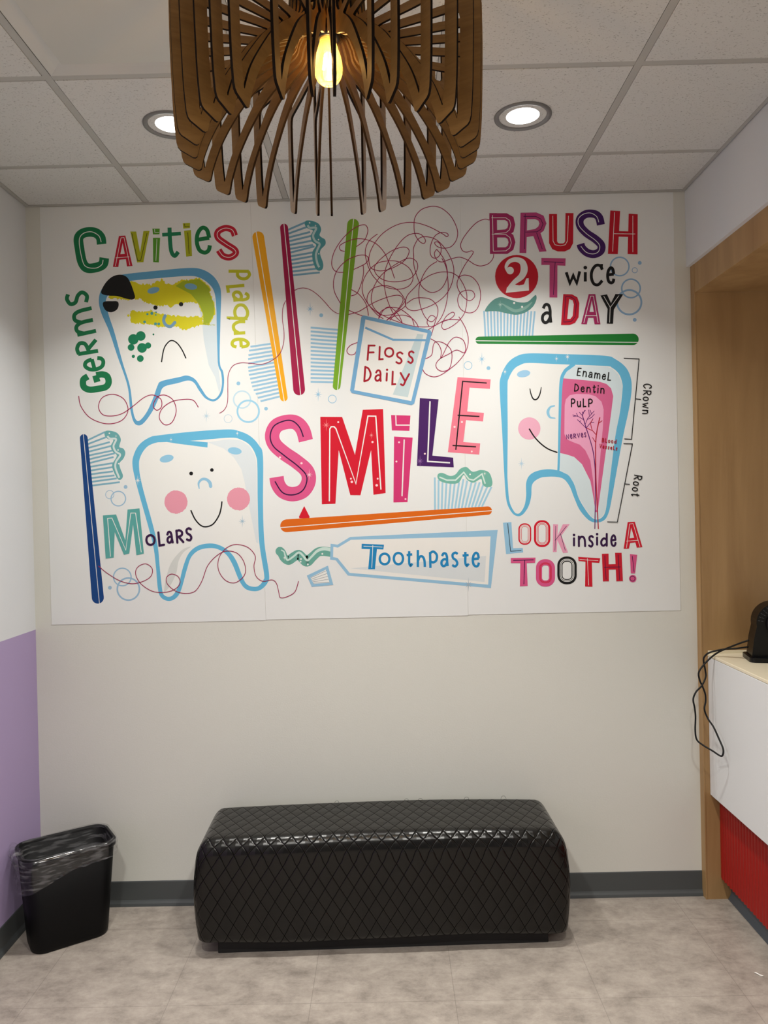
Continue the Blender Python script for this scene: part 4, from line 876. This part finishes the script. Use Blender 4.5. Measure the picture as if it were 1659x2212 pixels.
# --- bottom left
a = Art('F', 'toothbrush_drawing', 'navy toothbrush with striped bristles and teal paste')
ends = [(285, 122), (302, 160), (322, 203), (340, 232), (345, 270), (362, 292), (352, 322), (348, 370), (345, 402), (347, 436), (360, 468), (378, 492), (402, 522)]
bristles(a, (142, 190), (182, 549), ends, 14, (124, 174, 194))
a.fill([(285, 118), (320, 112), (380, 130), (410, 180), (398, 240), (430, 255), (446, 290), (430, 335), (400, 370), (405, 410), (427, 470), (412, 500), (385, 497), (350, 430), (342, 380), (378, 312), (345, 278), (330, 235), (350, 188), (310, 180), (282, 150)], (104, 168, 172), True)
a.line([(303, 155), (325, 175), (372, 180), (352, 235), (370, 278), (405, 305), (372, 360), (368, 410), (398, 488)], 15, (208, 222, 222), True); a.circ(319, 133, 6, W_); a.circ(388, 266, 6, W_); a.circ(393, 375, 6, W_); a.star(372, 155, 17, W_)
capsule(a, (115, 171), 31, (227, 1441), 48, NAVY, (112, 140), (240, 1490), 5); a.done()
a = Art('F', 'tooth_drawing', 'smiling tooth with pink cheeks')
a.fill([(503, 390), (515, 300), (560, 220), (640, 165), (720, 148), (1000, 118), (1260, 102), (1350, 115), (1440, 155), (1510, 230), (1542, 320), (1542, 700), (1553, 1000), (1590, 1250), (1580, 1320), (1530, 1375), (1470, 1390), (1400, 1370), (1350, 1300), (1300, 1180), (1250, 1100), (1180, 1055), (1110, 1047), (1030, 1065), (970, 1120), (935, 1220), (890, 1380), (850, 1445), (790, 1468), (730, 1440), (705, 1370), (690, 1200), (670, 1040), (630, 880), (540, 560)], SKY, True)
a.fill([(555, 390), (570, 310), (620, 240), (690, 208), (760, 203), (1000, 190), (1280, 168), (1370, 185), (1440, 230), (1485, 310), (1497, 400), (1500, 700), (1512, 1000), (1550, 1250), (1545, 1300), (1510, 1345), (1470, 1355), (1420, 1340), (1385, 1290), (1330, 1150), (1270, 1070), (1190, 1022), (1110, 1010), (1020, 1030), (950, 1090), (905, 1200), (870, 1340), (830, 1415), (790, 1435), (750, 1415), (737, 1360), (720, 1200), (705, 1040), (670, 880), (578, 540)], W_, True)
a.fill([(740, 196), (930, 190), (1102, 205), (1100, 246), (850, 214)], SKY)
a.fill([(1103, 205), (1270, 180), (1365, 190), (1435, 235), (1480, 312), (1492, 400), (1496, 700), (1508, 1012), (1488, 1000), (1440, 760), (1395, 520), (1370, 420), (1310, 325), (1230, 255)], (214, 222, 226))
a.fill([(970, 1035), (900, 1060), (820, 1150), (780, 1250), (755, 1390), (800, 1350), (850, 1250), (870, 1150), (910, 1080)], (208, 211, 208), True)
a.circ(775, 335, 56, (142, 194, 222), 29, -13); a.circ(1317, 273, 55, (142, 194, 222), 28, 8); a.circ(970, 453, 15, BLK); a.circ(1135, 425, 14, BLK)
a.line([(1034, 572), (1030, 530), (1055, 500), (1090, 500), (1118, 525), (1125, 555)], [8, 16, 20, 22, 26, 26], (144, 192, 220), True, 'r'); ck = (224, 150, 168)
a.fill(jag([(849 + 92 * math.cos(PI * k / 20), 680 + 92 * math.sin(PI * k / 20)) for k in range(40)], 2.5, 2, 7), ck); a.fill(jag([(1347 + 91 * math.cos(PI * k / 20), 655 + 91 * math.sin(PI * k / 20)) for k in range(40)], 2.5, 5, 7), ck)
a.line([(967, 745), (1000, 815), (1045, 865), (1090, 877), (1145, 855), (1190, 790), (1208, 730), (1215, 675)], 11, BLK, True)
a.star(1377, 833, 52, (160, 190, 208)); a.star(810, 183, 24, W_); a.star(1337, 133, 24, W_); a.star(545, 508, 44, W_); a.done()
a = Art('F', 'lettering', 'word Molars with a big teal M', 45)
a.fill([(268, 787), (373, 779), (446, 985), (464, 740), (559, 730), (594, 1090), (535, 1104), (508, 860), (478, 1090), (435, 1100), (362, 920), (354, 1122), (290, 1131)], TEAL)
a.line([(328, 1115), (305, 810), (340, 808), (450, 1062), (490, 768), (528, 768), (573, 1080)], 6, W_)
for ch, q, rt in (('o', (605, 935, 688, 1030), -5), ('L', (703, 912, 760, 1034), -4), ('a', (770, 908, 828, 1012), -6), ('R', (845, 896, 912, 1010), -6), ('s', (922, 880, 982, 994), -6)): a.gbox(ch, *q, 18, DP, rt)
a.done()
bb = (150, 186, 212)
bubs('F', [('circ', 448, 560, 15, bb), ('ring', 322, 621, 33, 5, bb), ('ring', 422, 1277, 70, 10, bb), ('circ', 323, 1362, 15, bb)])
for q in ((390, 653, 58, 9), (470, 1373, 88, 13)): a = Art('F', 'bubble', None, 3); a.ring(*q, bb); a.done()
a = Art('F', 'floss_drawing', 'crimson thread looping over the smiling tooth roots', 60)
a.line([(232, 1188), (300, 1245), (400, 1305), (500, 1330), (590, 1310), (650, 1270), (660, 1210), (610, 1172), (548, 1195), (528, 1250), (565, 1325), (650, 1385), (740, 1400), (830, 1380), (880, 1330), (868, 1275), (815, 1253), (775, 1280), (780, 1330), (840, 1385), (920, 1407), (1000, 1390), (1055, 1310), (1100, 1190), (1170, 1110), (1250, 1070), (1340, 1090), (1395, 1170), (1395, 1260), (1320, 1322), (1240, 1300), (1188, 1220), (1190, 1130), (1240, 1055), (1320, 1018), (1420, 1040), (1480, 1110), (1470, 1190), (1487, 1270), (1540, 1310), (1615, 1300), (1650, 1330), (1668, 1400), (1680, 1440), (1730, 1435), (1795, 1395), (1825, 1310)], 5.5, FLO, True); a.done()
# --- SMILE
a = Art('G', 'lettering', 'big word Smile in pink, red, magenta and purple', 4)
a.both([(358, 510), (338, 440), (295, 395), (235, 390), (170, 415), (142, 475), (160, 535), (220, 590), (300, 645), (365, 705), (375, 770), (340, 830), (275, 852), (215, 835), (180, 790), (170, 742)], 92, PINK, DP, 8, ipts=[(342, 485), (318, 425), (275, 385), (225, 382), (155, 415), (130, 480), (150, 545), (220, 605), (310, 675), (362, 735), (355, 800), (320, 842), (260, 857), (205, 838), (160, 770)])
a.fill([(450, 357), (590, 358), (672, 600), (722, 312), (852, 307), (868, 845), (790, 856), (775, 570), (707, 859), (642, 858), (568, 570), (547, 913), (460, 917)], RED)
a.line([(508, 897), (511, 435), (520, 420), (538, 420), (550, 432), (678, 785), (755, 352), (805, 353), (838, 822)], 8, W_)
mg2 = (204, 50, 112)
a.fill([(922, 483), (1041, 490), (1008, 903), (918, 905)], mg2); a.fill([(903, 346), (1027, 349), (1020, 447), (908, 444)], mg2); a.line([(987, 502), (973, 865)], 8, W_); a.line([(933, 348), (935, 410), (1022, 410)], 7, W_)
a.fill([(1087, 237), (1207, 245), (1167, 605), (1300, 618), (1304, 680), (1068, 671)], (66, 20, 94)); a.line([(1152, 257), (1137, 642), (1280, 651)], 9, W_)
a.fill([(1328, 103), (1540, 118), (1535, 178), (1405, 170), (1390, 323), (1497, 332), (1491, 387), (1382, 378), (1365, 518), (1473, 527), (1467, 599), (1266, 583)], (230, 122, 142))
a.line([(1515, 141), (1361, 130), (1317, 568)], 8, BLK); a.line([(1328, 347), (1468, 355)], 8, BLK); a.line([(1296, 540), (1446, 549)], 8, BLK)
for x, y, q in ((192, 617, 7), (330, 654, 7), (565, 391, 6), (784, 518, 7), (646, 753, 6), (652, 773, 8), (817, 753, 6), (811, 795, 8), (954, 520, 6), (937, 643, 6), (995, 883, 6), (1119, 593, 6), (1309, 421, 7), (1356, 390, 7), (1419, 579, 6)): a.circ(x, y, q, (250, 210, 214))
a.star(488, 410, 44, (236, 130, 132)); a.star(777, 475, 26, (236, 150, 150)); a.star(380, 728, 40, (246, 190, 206)); a.star(1088, 640, 42, (136, 96, 156)); a.done()
a = Art('G', 'toothbrush_drawing', 'orange toothbrush with red triangle and teal paste')
tops = [(1183, 745), (1207, 760), (1232, 775), (1257, 780), (1284, 783), (1310, 783), (1338, 775), (1366, 755), (1390, 765), (1418, 775), (1445, 775), (1470, 775), (1495, 785), (1520, 800), (1545, 805)]
bristles(a, (1184, 952), (1484, 932), tops, 12, (158, 200, 220))
a.fill([(1205, 722), (1232, 716), (1280, 735), (1315, 725), (1345, 690), (1385, 678), (1425, 708), (1478, 697), (1528, 712), (1550, 765), (1545, 800), (1512, 807), (1488, 788), (1478, 755), (1430, 778), (1392, 762), (1367, 730), (1335, 778), (1280, 785), (1220, 770), (1200, 745)], (112, 176, 160), True)
a.line([(1212, 742), (1260, 762), (1315, 762), (1368, 712), (1400, 755), (1430, 762), (1485, 722), (1505, 785)], 9, (206, 226, 218)); a.circ(1408, 725, 5, W_); a.star(1502, 720, 20, W_)
a.fill([(347, 927), (383, 998), (378, 1006), (318, 1006), (313, 998)], (206, 12, 40)); capsule(a, (235, 1054), 41, (1521, 957), 27, (216, 102, 8), (193, 1066), (1548, 957), 5); a.done()
# --- toothpaste
a = Art('H', 'toothpaste_tube_drawing', 'blue outlined tube squeezing teal paste, reading Toothpaste', 8)
a.line([(475, 408), (430, 402), (390, 408), (352, 440), (318, 468), (290, 450), (262, 424), (228, 440), (195, 462), (165, 445), (150, 415), (138, 402)], [62, 62, 60, 62, 70, 66, 62, 62, 60, 56, 58, 60], (104, 166, 152), True, 'r')
a.line([(475, 392), (430, 385), (385, 400), (345, 440), (318, 462), (290, 430), (262, 410), (225, 438), (188, 460), (172, 430), (165, 405), (145, 393)], [24, 22, 18, 14, 14, 14, 14, 12, 12, 10, 9, 8], (198, 222, 214), True)
for x, y, q in ((277, 453, 6), (275, 471, 6), (323, 489, 6), (419, 419, 6)): a.circ(x, y, q, W_)
a.star(168, 445, 22, W_)
tb = (146, 190, 218)
a.fill([(603, 307), (1582, 260), (1537, 646), (588, 563), (508, 462), (470, 457), (474, 352), (520, 358)], tb)
a.fill([(608, 326), (1535, 303), (1519, 623), (600, 545), (520, 446), (490, 440), (492, 372), (522, 378)], (232, 231, 226))
a.fill([(605, 515), (1505, 432), (1495, 606)], (212, 218, 220)); tx = (26, 132, 188)
a.fill([(680, 352), (828, 358), (824, 390), (781, 388), (768, 521), (723, 521), (735, 388), (679, 386)], tx); a.line([(692, 368), (818, 374)], 4, W_); a.line([(754, 362), (747, 512)], 4, W_)
for ch, q in (('o', (792, 410, 872, 496)), ('o', (885, 405, 962, 496)), ('t', (970, 393, 1024, 506)), ('h', (1043, 385, 1107, 514)), ('p', (1123, 396, 1188, 520)), ('a', (1200, 407, 1258, 508)), ('s', (1270, 403, 1326, 510)), ('t', (1341, 398, 1398, 506)), ('e', (1409, 404, 1466, 510))): a.gbox(ch, *q, 16, tx, 0, 'b')
a.star(1388, 622, 50, (160, 180, 194))
a.fill([(316, 563), (456, 497), (492, 625), (349, 638)], tb); a.fill([(340, 576), (443, 523), (467, 610), (362, 618)], W_)
for k in range(5): a.line([lerp((342, 578), (360, 614), k / 4), lerp((446, 530), (466, 606), k / 4)], 2.5, (120, 130, 140))
a.done()
# --- LOOK INSIDE A TOOTH!
a = Art('I', 'lettering', 'words Look inside a Tooth in mixed colours', 14)
a.fill([(175, 185), (243, 180), (257, 393), (335, 391), (340, 427), (200, 441)], (146, 192, 220)); a.line([(213, 190), (237, 418), (325, 411)], 5, BLK)
def ohh(x0, y0, x1, y1, sw, rgb, inl):
    w, h = x1 - x0, y1 - y0; R = w * 0.46
    def rr(i, n=8):
        W2, H2 = w / 2 - i, h / 2 - i; r_ = max(4, R - i); o_ = []
        for sx, sy, a0 in ((1, -1, -90), (1, 1, 0), (-1, 1, 90), (-1, -1, 180)):
            for k in range(n + 1):
                t = math.radians(a0 + 90 * k / n); o_.append(((x0 + x1) / 2 + sx * (W2 - r_) + r_ * math.cos(t), (y0 + y1) / 2 + sy * (H2 - r_) + r_ * math.sin(t)))
        return o_
    a.fill(rr(0), rgb, holes=[rr(sw)])
    for i, c in inl: a.line(rr(i), 5, c, closed=True)
ohh(300, 190, 405, 365, 28, RED, [(14, W_), (22, W_)]); ohh(427, 165, 560, 383, 36, RED, [(20, W_), (29, W_)])
pk2 = (228, 156, 184)
a.fill([(583, 197), (623, 199), (612, 423), (581, 424)], pk2); a.fill([(662, 198), (718, 197), (650, 290), (705, 428), (664, 433), (618, 328), (606, 318)], pk2)
a.line([(604, 212), (598, 412)], 4, DP); a.line([(693, 212), (598, 332)], 4, DP); a.line([(643, 275), (682, 412)], 4, DP)
for ch, q in (('i', (742, 275, 764, 378)), ('n', (782, 290, 852, 384)), ('s', (866, 285, 916, 388)), ('i', (928, 268, 954, 372)), ('d', (965, 268, 1028, 380)), ('e', (1048, 280, 1100, 382))): a.gbox(ch, *q, 17, DP)
a.fill([(1157, 398), (1190, 180), (1248, 177), (1310, 384), (1264, 389), (1252, 345), (1210, 350), (1200, 396)], RED, holes=[[(1205, 312), (1218, 225), (1243, 308)]])
a.line([(1180, 390), (1206, 195), (1234, 193), (1290, 380)], 4, W_); a.line([(1178, 335), (1278, 328)], 4, W_)
a.fill([(238, 472), (440, 469), (436, 512), (368, 514), (376, 700), (312, 703), (316, 514), (239, 514)], PINK); a.line([(258, 492), (424, 487)], 7, DP); a.line([(352, 490), (345, 686)], 6, DP)
ohh(443, 482, 598, 705, 50, PINK, [(30, RED), (38, RED)]); ohh(617, 460, 775, 686, 42, BLK, [(22, W_), (32, W_)])
a.fill([(787, 463), (966, 475), (958, 513), (898, 508), (903, 707), (843, 704), (846, 502), (790, 496)], RED); a.line([(798, 484), (950, 494)], 4, W_); a.line([(862, 476), (872, 695)], 4, W_)
rr_ = (198, 12, 42)
a.fill([(980, 438), (1034, 437), (1037, 662), (988, 663)], rr_); a.fill([(1087, 430), (1140, 430), (1151, 661), (1097, 662)], rr_); a.fill([(1034, 524), (1092, 522), (1093, 566), (1035, 567)], rr_)
a.line([(1003, 452), (1014, 648)], 5, DP); a.line([(1112, 444), (1124, 650)], 5, DP); a.line([(998, 548), (1132, 545)], 5, DP)
a.fill([(1208, 440), (1267, 447), (1250, 598), (1215, 597)], PINK); a.line([(1227, 455), (1242, 585)], 5, DP); a.circ(1231, 640, 30, PINK); a.ring(1229, 640, 20, 5, DP); a.done()

# ------------------------------------------------------------------ camera and view
cam = bpy.data.cameras.new('camera'); co = bpy.data.objects.new('camera', cam); COL.objects.link(co)
cam.sensor_fit = 'VERTICAL'; cam.sensor_height = 24.0; cam.lens = F / 2212 * 24.0
cam.shift_x = (829.5 - CX) / 2212; cam.shift_y = (CY - 1106.0) / 2212; cam.clip_start = 0.05
c0 = ray(CX, CY); fwd = c0.normalized(); rt = (ray(CX + 100, CY) - c0).normalized(); upv = (ray(CX, CY - 100) - c0).normalized()
co.matrix_world = Matrix(((rt.x, upv.x, -fwd.x, EYE.x), (rt.y, upv.y, -fwd.y, EYE.y), (rt.z, upv.z, -fwd.z, EYE.z), (0, 0, 0, 1)))
SC.camera = co
w = bpy.data.worlds.new('world'); SC.world = w; w.use_nodes = True
w.node_tree.nodes['Background'].inputs[0].default_value = (0.90, 0.95, 1.0, 1); w.node_tree.nodes['Background'].inputs[1].default_value = 0.15
vs_ = SC.view_settings; vs_.view_transform = 'Standard'; vs_.look = 'None'; vs_.gamma = 1.0; vs_.exposure = 0.0; vs_.use_curve_mapping = False
